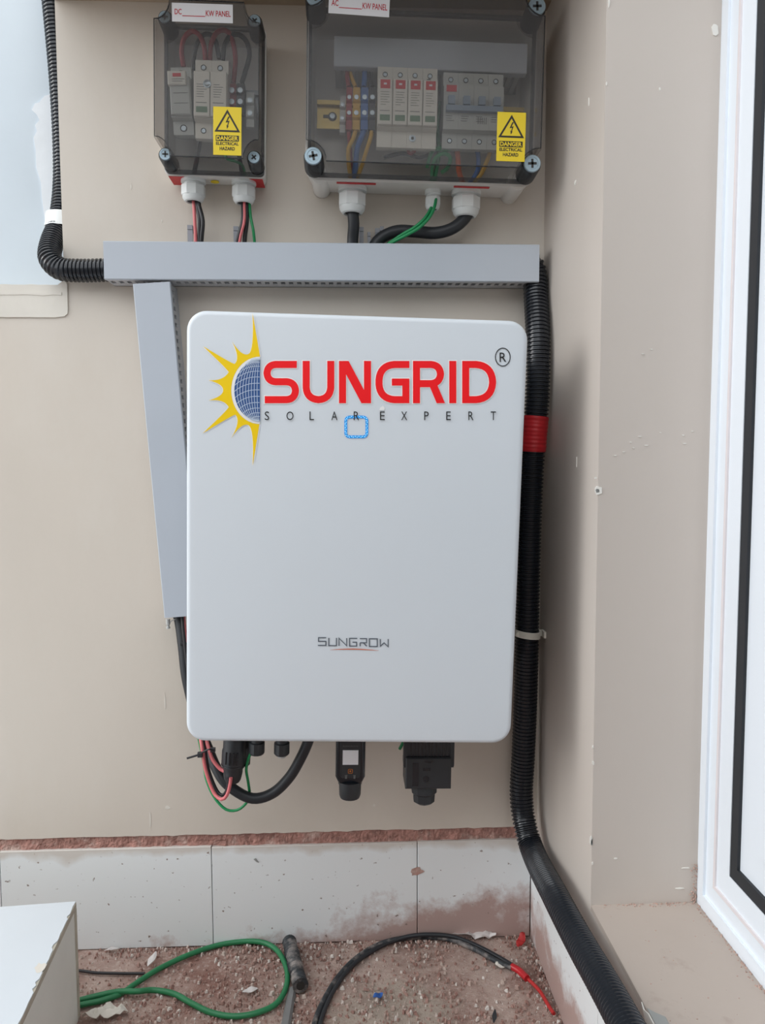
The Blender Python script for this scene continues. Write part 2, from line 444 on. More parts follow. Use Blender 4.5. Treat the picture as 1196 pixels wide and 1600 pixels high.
# ragged white filler along the recess edge
pts = []
for px, py in [(86,146),(70,150),(62,160),(55,162),(50,172),(58,180),(62,188),(55,196),(58,205),(53,215),(56,235),(57,262),(64,285),(66,310),(70,340),(72,365),(76,385)]:
    p = at(px, py, Y=.084); pts.append((p.x, p.z))
pts += [(EDGE-.0005, pts[-1][1]), (EDGE-.0005, pts[0][1])]
MB().prism_y(pts, .0852, .0832).build('filler_patch', 'white_filler', wb)
# cream band of filler closing the recess at the bottom
pts = [(-1.1, .884)]
for i in range(25):
    x = -.55+i*.0067; pts.append((x, .8835+.0006*noise.noise(Vector((x*50, 0, 0)))))
pts += [(-.3775,.885), (-.3735,.8885), (-.3728,.895), (-.3728,.926), (-.374,.9305), (-.3775,.932)]
for i in range(20):
    x = -.385-i*.0085; pts.append((x, .926+.0022*noise.noise(Vector((x*40, 3, 0)))+.001*noise.noise(Vector((x*140, 3, 0)))))
pts += [(-1.1, .926)]
MB().prism_y(pts, .0, -.0022).build('filler_band', 'cream_filler', wb)
pts = [(-1.1, .912)]+[(-.56+i*.012, .9125+.0015*noise.noise(Vector((i*.8, 8, 0)))) for i in range(16)]
pts += [(-.56+i*.012, .9165+.002*noise.noise(Vector((i*.9, 18, 0)))) for i in range(15, -1, -1)]+[(-1.1, .917)]
MB().prism_y(pts, -.0022, -.0030).build('filler_ridge', 'cream_filler', wb)
# red mortar strip above the skirting
b = MB(); nx, nz_ = 700, 12
for j in range(nz_+1):
    for i in range(nx+1):
        x = -1.1+(1.1+XR)*i/nx; z = .140+.03*j/nz_
        y = .003+.0018*noise.noise(Vector((x*70, z*70, 0)))+.0014*noise.noise(Vector((x*260, z*260, 5)))
        b.v.append(Vector((x, y, z)))
b.f = [(j*(nx+1)+i, j*(nx+1)+i+1, (j+1)*(nx+1)+i+1, (j+1)*(nx+1)+i) for j in range(nz_) for i in range(nx)]
b.box((-1.1, .010, -.06), (XR, .16, .165))
b.build('mortar_strip', 'red_mortar', wb, 0)
# small scars in the paint
for k, (px, py, a, c) in enumerate([(205,292,.0012,.004), (253,345,.0008,.002), (258,1098,.0009,.012), (262,1262,.004,.003), (235,1280,.0012,.012), (585,1258,.002,.002)]):
    p = at(px, py, Y=0); q = []
    for i in range(9):
        t = 2*math.pi*i/9; f_ = .7+.5*random.random(); q.append((p.x+a*f_*math.cos(t), p.z+c*f_*math.sin(t)))
    MB().prism_y(q, .0004, -.0004).build('paint_scar', 'cream_filler', wb)

# right wall: pier, parapet under the window
wr = thing('wall_right', (XR, 0, 0), kind='structure')
b = MB()
ys = .245
b.box((0, .16, -.06), (.30, -ys, 1.45))
b.build('pier', 'tan_paint_right', wr)
b = MB(); b.box((0, -ys, -.06), (.30, -1.7, .189)); b.build('parapet', 'tan_paint_right', wr)
b = MB()
prof = [(0, .189), (.30, .189), (.30, .195), (.0025, .195), (.0006, .1938)]
k = len(b.v)
lp = lambda y: [(p[0], y, p[1]) for p in prof]
b.loft([lp(-ys), lp(-1.7)])
tag(b.build('sill', 'sill_paint', wr), 'tan painted window sill with dust and scratches')
# chipped arris: bare white spots
def chip(px, py, rx, rz, mat='paint_chip', face='y'):
    if face == 'y': p = at(px, py, Y=-ys)
    else: p = at(px, py, X=XR)
    q = []; N = 9
    for i in range(N):
        t = 2*math.pi*i/N; f_ = .65+.5*random.random(); q.append((rx*f_*math.cos(t), rz*f_*math.sin(t)))
    mb = MB().prism_y(q, .0003, -.0008)
    if face == 'x': mb.xf(Matrix.Rotation(R(-90), 4, 'Z'))
    return mb.move(Vector(p)-wr.location).build('paint_chip', mat, wr)
chip(936,766,.0045,.0055); chip(934,767,.0022,.0025,'chip_grey'); chip(931,747,.0015,.001)
chip(927,1167,.0012,.0018); chip(927,1192,.0014,.0022); chip(924,1313,.0018,.007); chip(925,1316,.001,.004,'chip_grey'); chip(926,1349,.001,.002)
chip(948,131,.001,.0025); chip(1031,139,.0008,.0018); chip(952,4,.001,.006)
chip(962,1341,.002,.0008); chip(1072,1356,.005,.0007); chip(1062,1388,.005,.0008); chip(1118,46,.004,.006,'paint_chip')
chip(921,158,.001,.005,'paint_chip','x'); chip(900,285,.003,.003,'paint_chip','x'); chip(902,722,.0006,.006,'paint_chip','x')
for (px, py) in [(962,712),(975,706),(986,691),(1000,682),(1032,676),(1068,680),(1070,693),(1010,696),(1018,546),(1005,553),(990,700),(1082,674)]:
    chip(px, py, .003*random.uniform(.4,1), .0005)
# broken front corner of the sill
yc = at(1012, 1560, X=XR).y
q = [(yc+.012,.1935),(yc+.006,.1905),(yc-.004,.1945),(yc-.030,.1945),(yc-.038,.178),(yc-.030,.160),(yc-.016,.166),(yc-.004,.176)]
MB().prism_x(q, -.0008, .0002).build('broken_corner', 'paint_chip', wr)
q = [(.0006,yc+.002),(.006,yc-.004),(.013,yc-.010),(.012,yc-.030),(.0006,yc-.0400)]
MB().loft([[(p[0], p[1], .1948) for p in q], [(p[0], p[1], .1954) for p in q]]).build('broken_corner', 'chip_grey', wr)

# window in the right wall
XW = .389
wn = thing('window_1', (XW, -ys, .195), kind='structure')
YE, ZT = -1.60, 1.45
def ring_frame(y0, y1, z0, z1, wd, x0, x1, mat, name):
    """rectangular frame in the window plane as four mitred bars"""
    b = MB(); o = wn.location
    O = [(y0, z0), (y1, z0), (y1, z1), (y0, z1)]
    I = [(y0-wd, z0+wd), (y1+wd, z0+wd), (y1+wd, z1-wd), (y0-wd, z1-wd)]
    for i in range(4):
        j = (i+1) % 4
        lo = [(x0, *O[i]), (x0, *O[j]), (x0, *I[j]), (x0, *I[i])]; hi = [(x1, *O[i]), (x1, *O[j]), (x1, *I[j]), (x1, *I[i])]
        b.loft([[Vector(p)-o for p in lo], [Vector(p)-o for p in hi]])
    return b.build(name, mat, wn, 30)
ring_frame(-ys, YE, .195, ZT, .070, XW, XW+.07, 'white_upvc', 'window_frame')
ring_frame(-ys-.008, YE+.008, .203, ZT-.008, .012, XW-.003, XW+.001, 'white_upvc', 'frame_bead')
ring_frame(-ys-.040, YE+.040, .235, ZT-.040, .004, XW-.002, XW+.001, 'upvc_film', 'frame_bead')
ring_frame(-ys-.070, YE+.070, .265, ZT-.070, .014, XW+.0008, XW+.06, 'black_gasket', 'gasket')
ring_frame(-ys-.081, YE+.081, .276, ZT-.081, .065, XW+.004, XW+.06, 'white_upvc', 'sash')
ring_frame(-ys-.120, YE+.120, .315, ZT-.120, .030, XW+.0, XW+.05, 'white_upvc', 'sash_bead')
b = MB(); b.box((.028, -.14, .10), (.034, YE+.14+ys, ZT-.14-.195)); b.build('glass_pane', 'window_glass', wn)
# dusty mortar crumbs in the reveal corner and along the frame
b = MB()
def grit(c, s_):
    b.loft([[Vector(c)+Vector((s_*math.cos(t)*random.uniform(.5,1), s_*math.sin(t)*random.uniform(.5,1), 0)) for t in (0, 1.6, 3.1, 4.7)],
            [Vector(c)+Vector((s_*.5*math.cos(t), s_*.5*math.sin(t), s_*.7)) for t in (0, 1.6, 3.1, 4.7)]])
for i in range(260):
    y = -ys-.002-.32*random.random(); grit((XW-.001-.006*random.random()**2, y, .195), .0004+.0013*random.random()**2)
for i in range(120):
    grit((XR+.008+.112*random.random()**.7, -ys-.001-.006*random.random()**2, .195), .0004+.0012*random.random()**2)
for i in range(90):
    grit((XW-.001-.007*random.random()**2, -ys-.001, .196+.045*random.random()**1.5), .0004+.0014*random.random()**2)
for i in range(60):
    grit((XR+.004+.11*random.random(), -ys-.01-.2*random.random(), .195), .0003+.0008*random.random()**2)
tag(b.move(-wr.location).build('mortar_crumbs', 'mortar_dust', wr, 0), kind='stuff')

tag(MB().box((EDGE, .0, 1.2885), (.9, -.30, 1.42)).build('ceiling', 'soffit_paint'), kind='structure')
fl = MB(); nx, ny = 110, 60
for j in range(ny+1):
    for i in range(nx+1):
        x = -1.1+(1.1+XR)*i/nx; y = .01-.62*j/ny
        fl.v.append(Vector((x, y, -.0015+.0035*noise.noise(Vector((x*18, y*18, 0)))+.0015*noise.noise(Vector((x*60, y*60, 4))))))
fl.f = [(j*(nx+1)+i, (j+1)*(nx+1)+i, (j+1)*(nx+1)+i+1, j*(nx+1)+i+1) for j in range(ny) for i in range(nx)]
fl.box((-1.1, -.61, -.06), (XR, -1.7, -.001)); fl.box((-1.1, .01, -.10), (XR, -1.7, -.02))
tag(fl.build('floor', 'dusty_floor', smooth=80), kind='structure')

# unseen: parapet added behind the camera to dim low light; room behind the window
tag(MB().bbox((-1.1, -1.50, -.06), (.70, -1.62, 1.28), .004).build('added_wall_front', 'concrete'), kind='structure')
b = MB()  # unseen room, put in dark to block light from the right
b.box((2.4, -1.85, -.06), (2.5, .3, 2.6)); b.box((XR+.30, .16, -.06), (2.4, .3, 2.6)); b.box((XR+.30, -1.75, -.06), (2.4, -1.85, 2.6))
b.box((XR+.30, -1.75, -.06), (2.4, .16, 0)); b.box((XR+.30, -1.75, 2.5), (2.4, .16, 2.6))
b.box((XR+.12, -1.85, 1.45), (XR+.30, .16, 2.6)); b.box((XR+.12, -1.60, .0), (XR+.30, -1.85, 1.45))
tag(b.build('unseen_wall_interior', 'room_paint', smooth=0), kind='structure')

bb = thing('baseboard_back', (0, 0, 0), kind='structure')
for (x0, x1, z1) in [(-.7875,-.493,.1468), (-.492,-.1987,.1470), (-.1977,.0939,.1455), (.0949,.2585,.1460), (-1.1,-.7885,.147)]:
    MB().bbox((x0, .009, 0), (x1, -.0015, z1), .0007).build('tile', 'skirting_tile', bb)
p = at(400, 1344, Y=-.0015)
MB().prism_y([(p.x-.003,p.z+.002),(p.x,p.z+.003),(p.x+.004,p.z-.003),(p.x+.001,p.z-.002)], -.001, -.003).build('paint_flake', 'chip_grey', bb)
p = at(652, 1362, Y=-.0015); q = []
for i in range(12):
    t = 2*math.pi*i/12; f_ = .4+.9*random.random(); q.append((p.x+.009*f_*math.cos(t)+.004*math.sin(t), p.z+.007*f_*math.sin(t)))
MB().prism_y(q, -.001, -.0022).build('mortar_splash', 'red_mortar', bb)
br = thing('baseboard_right', (XR, 0, 0), kind='structure')
for (y0, y1) in [(-.002,-.30), (-.301,-.60), (-.601,-.90)]:
    MB().box((-.0085, y0, 0), (.001, y1, .1455)).build('tile', 'skirting_tile', br)

# ------------------------------------------------------------------ inverter
TI = R(1.6)
iv = thing('solar_inverter', (-.0007, 0, .3760), TI, 'large white wall-mounted solar inverter with red and yellow sun logo', 'inverter')
W_, H_, RC = .371, .479, .0215
YF = -.205
def rr(i, y): return loopy(rrect(W_-2*i, H_-2*i, RC-i*.8, 8, 0, H_/2), y)
loops = [rr(.004, -.150), rr(.001, -.152), rr(0, -.156)]
for k in range(7):
    a = R(90*k/6); loops.append(rr(.0055*(1-math.cos(a)), YF+.0055-.0055*math.sin(a)))
MB().loft(loops).build('front_cover', 'cover_white', iv, 50)
b = MB()
b.loft([loopy(rrect(.330, .440, .012, 4, 0, .2445), -.022), loopy(rrect(.334, .444, .014, 4, 0, .2445), -.152)])
b.build('rear_housing', 'body_grey', iv)
for k in range(13):
    MB().box((-.145+k*.0235, -.006, .06), (-.142+k*.0235, -.0225, .42)).build('cooling_fin', 'body_grey', iv)
MB().box((-.11, -.001, .30), (.11, -.007, .40)).build('wall_bracket', 'steel', iv)
YP = YF-.0003
iv.rotation_euler = (R(1.3), TI, 0)
IVI = (Matrix.Translation(iv.location) @ iv.rotation_euler.to_matrix().to_4x4()).inverted()
def PX(px, py, dy=0):
    o = IVI @ CAM; d = IVI.to_3x3() @ (fw*F + rt*(px-598) - up*(py-800))
    p = o+d*((YP-o.y)/d.y); p.y = YP-dy; return p
def flat(polys, dy):
    b = MB()
    for i, q in enumerate(polys):
        b.add([PX(x, y, dy+i*4e-6) for x, y in q], [tuple(range(len(q)))])
    return b
# --- red lettering (strokes measured in photo units, y up from the base line)
GL = {
 'S': (412.0, 55.5, [[(52,60.5),(5.5,60.5,13.4),(5.5,33.5,13.4),(50,33.5,13.9),(50,5.5,13.9),(2,5.5)]], []),
 'U': (473.2, 49.4, [[(5.5,66),(5.5,5.5,19),(43.9,5.5,19),(43.9,66)]], []),
 'N': (530.0, 50.0, [[(5.5,0),(5.5,66)],[(44.5,0),(44.5,66)]], [[(0,66),(15,66),(50,0),(35,0)]]),
 'G': (587.0, 53.4, [[(53,60.5),(5.5,60.5,24),(5.5,5.5,24),(47.5,5.5),(47.5,33),(25.5,33)]], []),
 'R': (645.6, 49.8, [[(5.5,0),(5.5,60.5),(43,60.5,14.9),(43,30.5,14.9),(5.5,30.5)]], [[(24,31),(37,31),(50,0),(37,0)]]),
 'I': (702.2, 11.2, [[(5.6,0),(5.6,66)]], []),
 'D': (722.5, 53.5, [[(5.5,5.5),(5.5,60.5),(47.5,60.5,26),(47.5,5.5,26),(5.5,5.5)]], []),
}
SW = 11.0
for ch, (x0, wd, st, pol) in GL.items():
    red, wh = [], []
    for s_ in st:
        closed = s_[0] == s_[-1]
        pl = round_path(s_[:-1] if closed else s_, closed, 8)
        red += stroke(pl, SW, closed); 
        if not closed:
            e0 = (pl[0]-pl[1]).normalized()*1.4; e1 = (pl[-1]-pl[-2]).normalized()*1.4
            pw = [pl[0]+e0]+pl[1:-1]+[pl[-1]+e1]
        else: pw = pl
        wh += stroke(pw, SW+3, closed)
    red += [[Vector(p) for p in q] for q in pol]
    for q in pol:
        c = sum((Vector(p) for p in q), Vector((0,0)))/len(q)
        wh.append([Vector(p)+(Vector(p)-c).normalized()*1.4 for p in q])
    tr = lambda Q: [[(x0+p[0], 630-p[1]) for p in q] for q in Q]
    g = flat(tr(red), .0004)
    o = g.build('logo_letter', 'logo_red', iv, 0); o['label'] = 'red letter %s of the big logo' % ch
    flat(tr(wh), .0001).build('letter_outline', 'logo_white', o, 0)
# --- black line of small capitals
CAPS = [('S',414,421),('O',448,459),('L',484,491),('A',518,527.5),('R',553,561.5),('E',594,601.5),('X',627,636.5),('P',663,670),('E',697.5,704.5),('R',732,740),('T',767,775)]
b = MB()
for ch, xa, xb in CAPS:
    vs, fs = text_faces(ch, xb-xa, 13.5, .0)
    MB().add([PX(xa+v[0], 656.5-v[1], .0012) for v in vs], fs).build('small_letter', 'logo_black', iv, 0)
q = [(598.5,634),(594,637),(593,641),(601,641),(602,638)]
flat([q], .0002).build('print_speck', 'logo_white', iv, 0)
# registered mark
ring = [Vector((786+11.5*math.cos(2*math.pi*i/28), 558-14*math.sin(2*math.pi*i/28))) for i in range(28)]
b = flat(stroke(ring, 1.4, True), .0004)
vs, fs = text_faces('R', 10.5, 14.5, 0); b.add([PX(781+v[0], 565.5-v[1], .0004) for v in vs], fs)
b.build('registered_mark', 'logo_black', iv, 0)
# --- sun
C = Vector((406.5, 610)); A_, B_ = 40.0, 48.3
TIPS = [(394.8,489),(363,534),(317.5,541),(326,594),(326,625.5),(317,677),(361.5,684.5),(395,728)]
VAL = [(406.7,558),(388,553.5),(367,568.5),(357.5,581.5),(349,609.5),(357.5,636),(368,648),(388,664),(405.5,663)]
def corona(grow=0):
    out = []
    for i, T in enumerate(TIPS):
        T = Vector(T); a, c = Vector(VAL[i]), Vector(VAL[i+1])
        for (p, e, flip) in ((a, T, 0), (c, T, 1)):
            if (i == 0 and not flip) or (i == 7 and flip): ctrl = p.lerp(e, .5)+Vector((0,0))
            else:
                rad = (p-C).normalized(); tan = Vector((-rad.y, rad.x))
                k = (e-p).dot(tan); ctrl = p+tan*k*(.12 if i in (2, 5) else .38 if i in (0, 7) else .62)
            seg = [p*(1-t)**2+ctrl*2*t*(1-t)+e*t*t for t in [j/8 for j in range(9)]]
            out += seg if not flip else seg[::-1][1:]
    inner = [C+Vector((-(A_+5)*math.cos(t), (B_+4.5)*math.sin(t))) for t in [R(-90+180*j/24) for j in range(25)]]
    poly = out+[Vector((405.5,663))]+[p for p in inner[::-1] if True]
    cl = []
    for p in poly:
        if not cl or (p-cl[-1]).length > .05: cl.append(p)
    if grow:
        N = len(cl); g = []
        for i in range(N):
            d = (cl[(i+1) % N]-cl[i-1])
            if d.length < 1e-6: g.append(cl[i]); continue
            d.normalize(); g.append(cl[i]+Vector((d.y, -d.x))*-grow*(1 if True else -1))
        return g
    return cl
def poly_mesh(poly, dy):
    b = MB(); tri = tessellate_polygon([[Vector((p.x, p.y, 0)) for p in poly]])
    return b.add([PX(p.x, p.y, dy) for p in poly], [tuple(t) for t in tri])
cy = poly_mesh(corona(), .0004).build('sun_corona', 'logo_yellow', iv, 0)
sh = [p+Vector((1.6, .6)) for p in corona()]
poly_mesh(sh, .0001).build('corona_outline', 'logo_white', cy, 0)
sh = [p+Vector((-.8, 1.0)) for p in corona()]
poly_mesh(sh, .00015).build('corona_outline', 'logo_white', cy, 0)
half = lambda a, bb_, n=32: [C+Vector((-a*math.cos(t), bb_*math.sin(t))) for t in [R(-90+180*j/n) for j in range(n+1)]]
poly_mesh(half(A_+4.6, B_+4.2), .0005).build('disc_rim', 'logo_white', iv, 0)
ds = poly_mesh(half(A_, B_), .0007).build('solar_disc', 'logo_blue', iv, 0)
lines = []
for k in range(1, 9):          # curved columns
    a = A_*k/9.0
    pl = [C+Vector((-a*math.cos(t)**.9 if math.cos(t) > 0 else 0, B_*math.sin(t))) for t in [R(-88+176*j/20) for j in range(21)]]
    lines += stroke(pl, .9)
for k in range(1, 14):         # arcs sweeping from the rim down to the flat side
    t0 = R(-78+11.5*k); rim = C+Vector((-A_*math.cos(t0), B_*math.sin(t0)))
    end = Vector((406.3, C.y+B_*math.sin(R(-90+12.2*k-6))-2)); 
    ctrl = Vector(((rim.x+end.x)/2-4, min(rim.y, end.y)-1.5))
    pl = [rim*(1-t)**2+ctrl*2*t*(1-t)+end*t*t for t in [j/10 for j in range(11)]]
    lines += stroke(pl, .9)
flat([[(p.x, p.y) for p in q] for q in lines], .0009).build('cell_grid', 'logo_line', ds, 0)
# --- status light ring
rp_ = [Vector((557+p[0], 667+p[1])) for p in rrect(33, 31, 6, 5)]
led = flat([[(p.x, p.y) for p in q] for q in stroke(rp_, 4.2, True)], .0003).build('status_light', 'led_blue', iv, 0)
dots = []
N = 40; per = rrect(33, 31, 6, 5); L_ = [Vector(p) for p in per]
tot = sum((L_[(i+1) % len(L_)]-L_[i]).length for i in range(len(L_)))
def along(s):
    s %= tot
    for i in range(len(L_)):
        d = (L_[(i+1) % len(L_)]-L_[i]).length
        if s <= d: return L_[i].lerp(L_[(i+1) % len(L_)], s/d if d else 0)
        s -= d
    return L_[0]
for k in range(N):
    c = along(tot*k/N)*(.97 if k % 2 else 1.03)+Vector((557, 667))
    dots.append([(c.x+.8*math.cos(t), c.y+.8*math.sin(t)) for t in [R(60*i) for i in range(6)]])
flat(dots, .0005).build('light_dots', 'led_white', led, 0)
# --- maker's name, thin strokes
SG = [('S',497,510.5,[[(13,12),(1,12),(1,6.3),(12.5,6.3),(12.5,0),(0,0)]]),('U',513.5,527,[[(0.5,12),(.5,0),(12.5,0),(12.5,12)]]),
      ('N',529.5,543,[[(.5,0),(.5,12),(12.5,0),(12.5,12)]]),('G',546,558.5,[[(12.5,12),(.5,12),(.5,0),(11.5,0),(11.5,6),(5,6)]]),
      ('R',562,574,[[(0.5,12),(11,12),(11,5.5),(1,5.5)],[(1,5.5),(1,0)],[(6,5.5),(11.5,0)]]),('O',577,590.5,[[(.5,0),(.5,12),(12.8,12),(12.8,0),(.5,0)]]),
      ('W',594,607.5,[[(.5,12),(.5,1),(6.5,6),(12.8,0),(12.8,12)]])]
b = MB()
for ch, xa, xb, st in SG:
    for s_ in st:
        cl = s_[0] == s_[-1]; pl = [Vector(p) for p in (s_[:-1] if cl else s_)]
        for q in stroke(pl, 1.7, cl):
            dy_ = (xa-497)*.022
            b.add([PX(xa+p.x, 1008.3+dy_-p.y, .0003) for p in q], [(0,1,2,3)])
b.build('maker_lettering', 'print_grey', iv, 0)
up_ = [Vector((516+76*t, 1015.2-1.6*math.sin(math.pi*t)+1.2*t)) for t in [i/14 for i in range(15)]]
b = MB()
for i in range(14):
    h0 = .15+.75*math.sin(math.pi*i/14); h1 = .15+.75*math.sin(math.pi*(i+1)/14)
    b.add([PX(up_[i].x, up_[i].y-h0, .0003), PX(up_[i+1].x, up_[i+1].y-h1, .0003), PX(up_[i+1].x, up_[i+1].y+h1, .0003), PX(up_[i].x, up_[i].y+h0, .0003)], [(0,1,2,3)])
b.build('underline_swoosh', 'print_orange', iv, 0)
# --- ports under the housing
def port(px, zlow, r, mat='black_plastic', plug=False):
    p = loc_in(iv, at(px, 1165, Y=-.12)); x = p.x; z1 = .030
    z0 = loc_in(iv, at(px, zlow, Y=-.12)).z
    b = MB().lathe([(r*.8, z1), (r*.8, z0+.016), (r, z0+.015), (r, z0+.002), (r*.86, z0)], 'z', (x, -.12, 0), 12)
    o = b.build('cable_port', mat, iv, 30)
    if plug: MB().lathe([(r*.62, z0+.002), (r*.62, z0-.0015), (r*.5, z0-.0035)], 'z', (x, -.12, 0), 16).build('port_plug', 'grey_plastic', o)
    return o
port(401.5, 1175, .0098); port(440.5, 1176, .0098, plug=True)

# ------------------------------------------------------------------ plugs under the inverter
p0 = at(547, 1252, Y=-.12); z_ = lambda py: at(547, py, Y=-.12).z
dg_ = thing('data_logger', (p0.x, -.107, p0.z), R(1.2), 'black plug-in communication stick under inverter with blank white square', 'dongle')
zz = [z_(t)-p0.z for t in (1140, 1215, 1226, 1230)]
hw = .0188
b = MB()
def sec(z, hx, hy, r): return [(p[0], p[1], z) for p in rrect(hx*2, hy*2, r, 4)]
b.loft([sec(zz[2], hw*.80, .010, .005), sec(zz[2]+.003, hw*.86, .0115, .005), sec(zz[1], hw, .013, .005), sec(zz[0]+.03, hw, .013, .005)])
body = b.build('stick_body', 'black_gloss', dg_)
b = MB(); b.loft([loopy(rrect(.026, .055, .004, 4, 0, (zz[1]+zz[0])/2-.004), -.0128), loopy(rrect(.025, .054, .004, 4, 0, (zz[1]+zz[0])/2-.004), -.0139)])
b.build('face_panel', 'black_plastic', dg_)
b = MB(); b.lathe([(.0125, 0), (.0138, .004), (.0142, .014), (.0142, zz[2]-.003), (.0152, zz[2]-.003), (.0152, zz[2]+.0005)], 'z', n=24)
b.build('end_cap', 'black_plastic', dg_)
zc = z_(1183)-p0.z
MB().bbox((-.0098, -.0138, zc-.0094), (.0098, -.0146, zc+.0094), .0002).build('white_square', 'label_white', dg_)
b = MB(); text(b, 'SUNGROW', -.0098, z_(1166.5)-p0.z, .0195, .0020, -.0142); b.build('stick_lettering', 'icon_grey', dg_, 0)
b = MB(); zi = z_(1204.5)-p0.z
for q in stroke([Vector(p) for p in rrect(.0052, .0052, .001, 3, 0, zi)], .0006, True): b.add([(v.x, -.0142, v.y) for v in q], [(0,1,2,3)])
b.disc_y((0, zi), .0011, -.014, .0003, 10)
b.build('light_icon', 'icon_orange', dg_, 0)
for sx_ in (-.0053, .0053):
    b = MB(); zi = z_(1213.5)-p0.z; b.box((sx_-.0012, -.0139, zi-.0022), (sx_+.0012, -.0143, zi+.001)); b.box((sx_-.0017, -.0139, zi+.0014), (sx_+.0017, -.0143, zi+.0024)); b.build('small_icon', 'icon_grey', dg_, 0)

# AC plug
p0 = at(664, 1266, Y=-.12); z_ = lambda py: at(664, py, Y=-.12).z-p0.z
x_ = lambda px: at(px, 1210, Y=-.12).x-p0.x
ap = thing('power_plug', (p0.x, -.099, p0.z), R(1.0), 'black boxy power plug with side latches at right of inverter underside', 'plug')
b = MB()
for zt, zb, xa, xb in [(z_(1140), z_(1186), 635, 703)]:
    b.box((x_(xa), -.017, zb), (x_(xb), .017, zt+.012))
core = b.build('plug_core', 'black_plastic', ap)
for k in range(11):
    xk = x_(641+k*5.6); MB().box((xk, -.0178, z_(1184)), (xk+.0016, -.0168, z_(1150))).build('core_rib', 'black_gloss', core)
MB().bbox((x_(633), -.0215, z_(1233)), (x_(704.5), .0215, z_(1184)), .0015).build('plug_housing', 'black_plastic', ap)
for (xa, xb) in [(630, 635), (703, 709)]:
    b = MB(); b.box((x_(xa), -.019, z_(1198)), (x_(xb), -.006, z_(1150)+.012)); b.box((x_(xa)+.0005, -.0195, z_(1200)), (x_(xb)-.0005, .004, z_(1192))); b.build('latch_arm', 'black_plastic', ap)
b = MB(); b.lathe([(.0155, z_(1232)), (.0168, z_(1236)), (.0168, z_(1247)), (.0145, z_(1250)), (.0140, z_(1262)), (.0090, z_(1266))], 'z', n=10); b.move((x_(665), 0, 0)).build('gland_nut', 'black_plastic', ap, 30)
b = MB(); b.box((-.003,-.0214,z_(1204)),(.006,-.0219,z_(1200))); b.disc_y((.001, z_(1217)), .004, -.0214, .0005, 14); b.build('moulded_mark', 'black_gloss', ap, 0)
b = MB(); b.box((x_(644),-.0214,z_(1228)),(x_(653),-.0218,z_(1192))); b.box((x_(663),-.0214,z_(1192)),(x_(675),-.0219,z_(1189))); b.build('moulded_text_block', 'black_gloss', ap, 0)

# DC plug at the left, slightly tilted
p0 = at(361, 1228, Y=-.125); z_ = lambda py: at(361, py, Y=-.125).z-p0.z
dp = thing('string_plug', (p0.x, -.112, p0.z), R(4), 'black ribbed string plug with pink wires under the inverter left corner', 'plug')
b = MB(); b.lathe([(.0085, 0), (.0108, .004), (.0122, .012), (.0122, z_(1206)), (.0135, z_(1203))], 'z', n=12); b.build('lock_nut', 'black_plastic', dp, 30)
b = MB(); b.lathe([(.0140, z_(1204)), (.0150, z_(1198)), (.0150, z_(1178)), (.0140, z_(1174)), (.0140, z_(1140)+.01)], 'z', n=24); b.build('plug_sleeve', 'black_plastic', dp)
for k in range(4):
    xk = -.0085+k*.0046; yk = -math.sqrt(.0150**2-xk**2)
    MB().box((xk, yk+.001, z_(1195)), (xk+.0017, yk-.0013, z_(1176))).build('grip_rib', 'black_gloss', dp)
b = MB(); b.lathe([(.0105, z_(1203)), (.0105, z_(1140)+.008)], 'z', n=20); b.move((.0095, .008, 0)).build('second_barrel', 'black_plastic', dp)
MB().lathe([(.0153, z_(1200.5)), (.0153, z_(1199))], 'z', n=24).build('sleeve_ring', 'black_gloss', dp)

# ------------------------------------------------------------------ wiring ducts
def slotted_wall(b, L, d0, d1, t, pitch=.0105, hole=.0058, axis_flip=False):
    """duct side wall lying in x (length) and y (depth) with a row of holes, thickness in z downwards"""
    ya, yb = -.0170, -.0300
    b.box((0, d0, 0), (L, ya, -t)); b.box((0, yb, 0), (L, d1, -t))
    n = int(L/pitch)
    x = 0
    for i in range(n):
        x1 = (i+.5)*pitch-hole/2
        b.box((x, ya, 0), (x1, yb, -t)); x = x1+hole
    b.box((x, ya, 0), (L, yb, -t))
# horizontal run
HX0, HX1, HZ0, HZ1, HD = -.3105, .2505, .9240, .9720, .0455
hd = thing('wiring_duct', (HX0, 0, HZ0), 0, 'long grey horizontal wiring duct above the inverter', 'duct', 'grey wiring ducts on the wall')
L = HX1-HX0
b = MB(); b.box((0, -.0005, .001), (L, -.0025, HZ1-HZ0-.001)); b.build('back_plate', 'duct_inner', hd)
b = MB(); slotted_wall(b, L, -.0005, -.042, .0016); b.move((0, 0, .0026)).build('slotted_side', 'duct_inner', hd, 0)
b = MB(); slotted_wall(b, L, -.0005, -.042, .0016); b.move((0, 0, HZ1-HZ0-.001)).build('slotted_side', 'duct_inner', hd, 0)
b = MB(); h = HZ1-HZ0
b.prism_x([(-.0400,0),(-HD+.001,0),(-HD,.001),(-HD,h-.001),(-HD+.001,h),(-.0400,h),(-.0400,h-.0008),(-HD+.0022,h-.0008),(-HD+.0022,.0008),(-.0400,.0008)], 0, L)
b.build('duct_lid', 'duct_grey', hd, 30)
def tabs(specs):
    for (px, py, wpx) in specs:
        p = at(px, py, Y=-.012); q = p-hd.location; zt = q.z; wd = wpx*.00085; z0 = h-.002
        b = MB(); b.box((q.x-wd/2, -.011, z0), (q.x+wd/2, -.0125, zt)); b.box((q.x-wd/2, -.0065, zt-.0055), (q.x+wd/2, -.0135, zt)); b.box((q.x-wd/2, -.0065, zt-.0095), (q.x+wd/2, -.0080, zt-.003))
        b.build('snapped_tab', 'tab_grey', hd, 20)
tabs([(297,352,8), (369,354,8), (565,355,7), (590,357,7), (597,354,6), (577,363,5)])
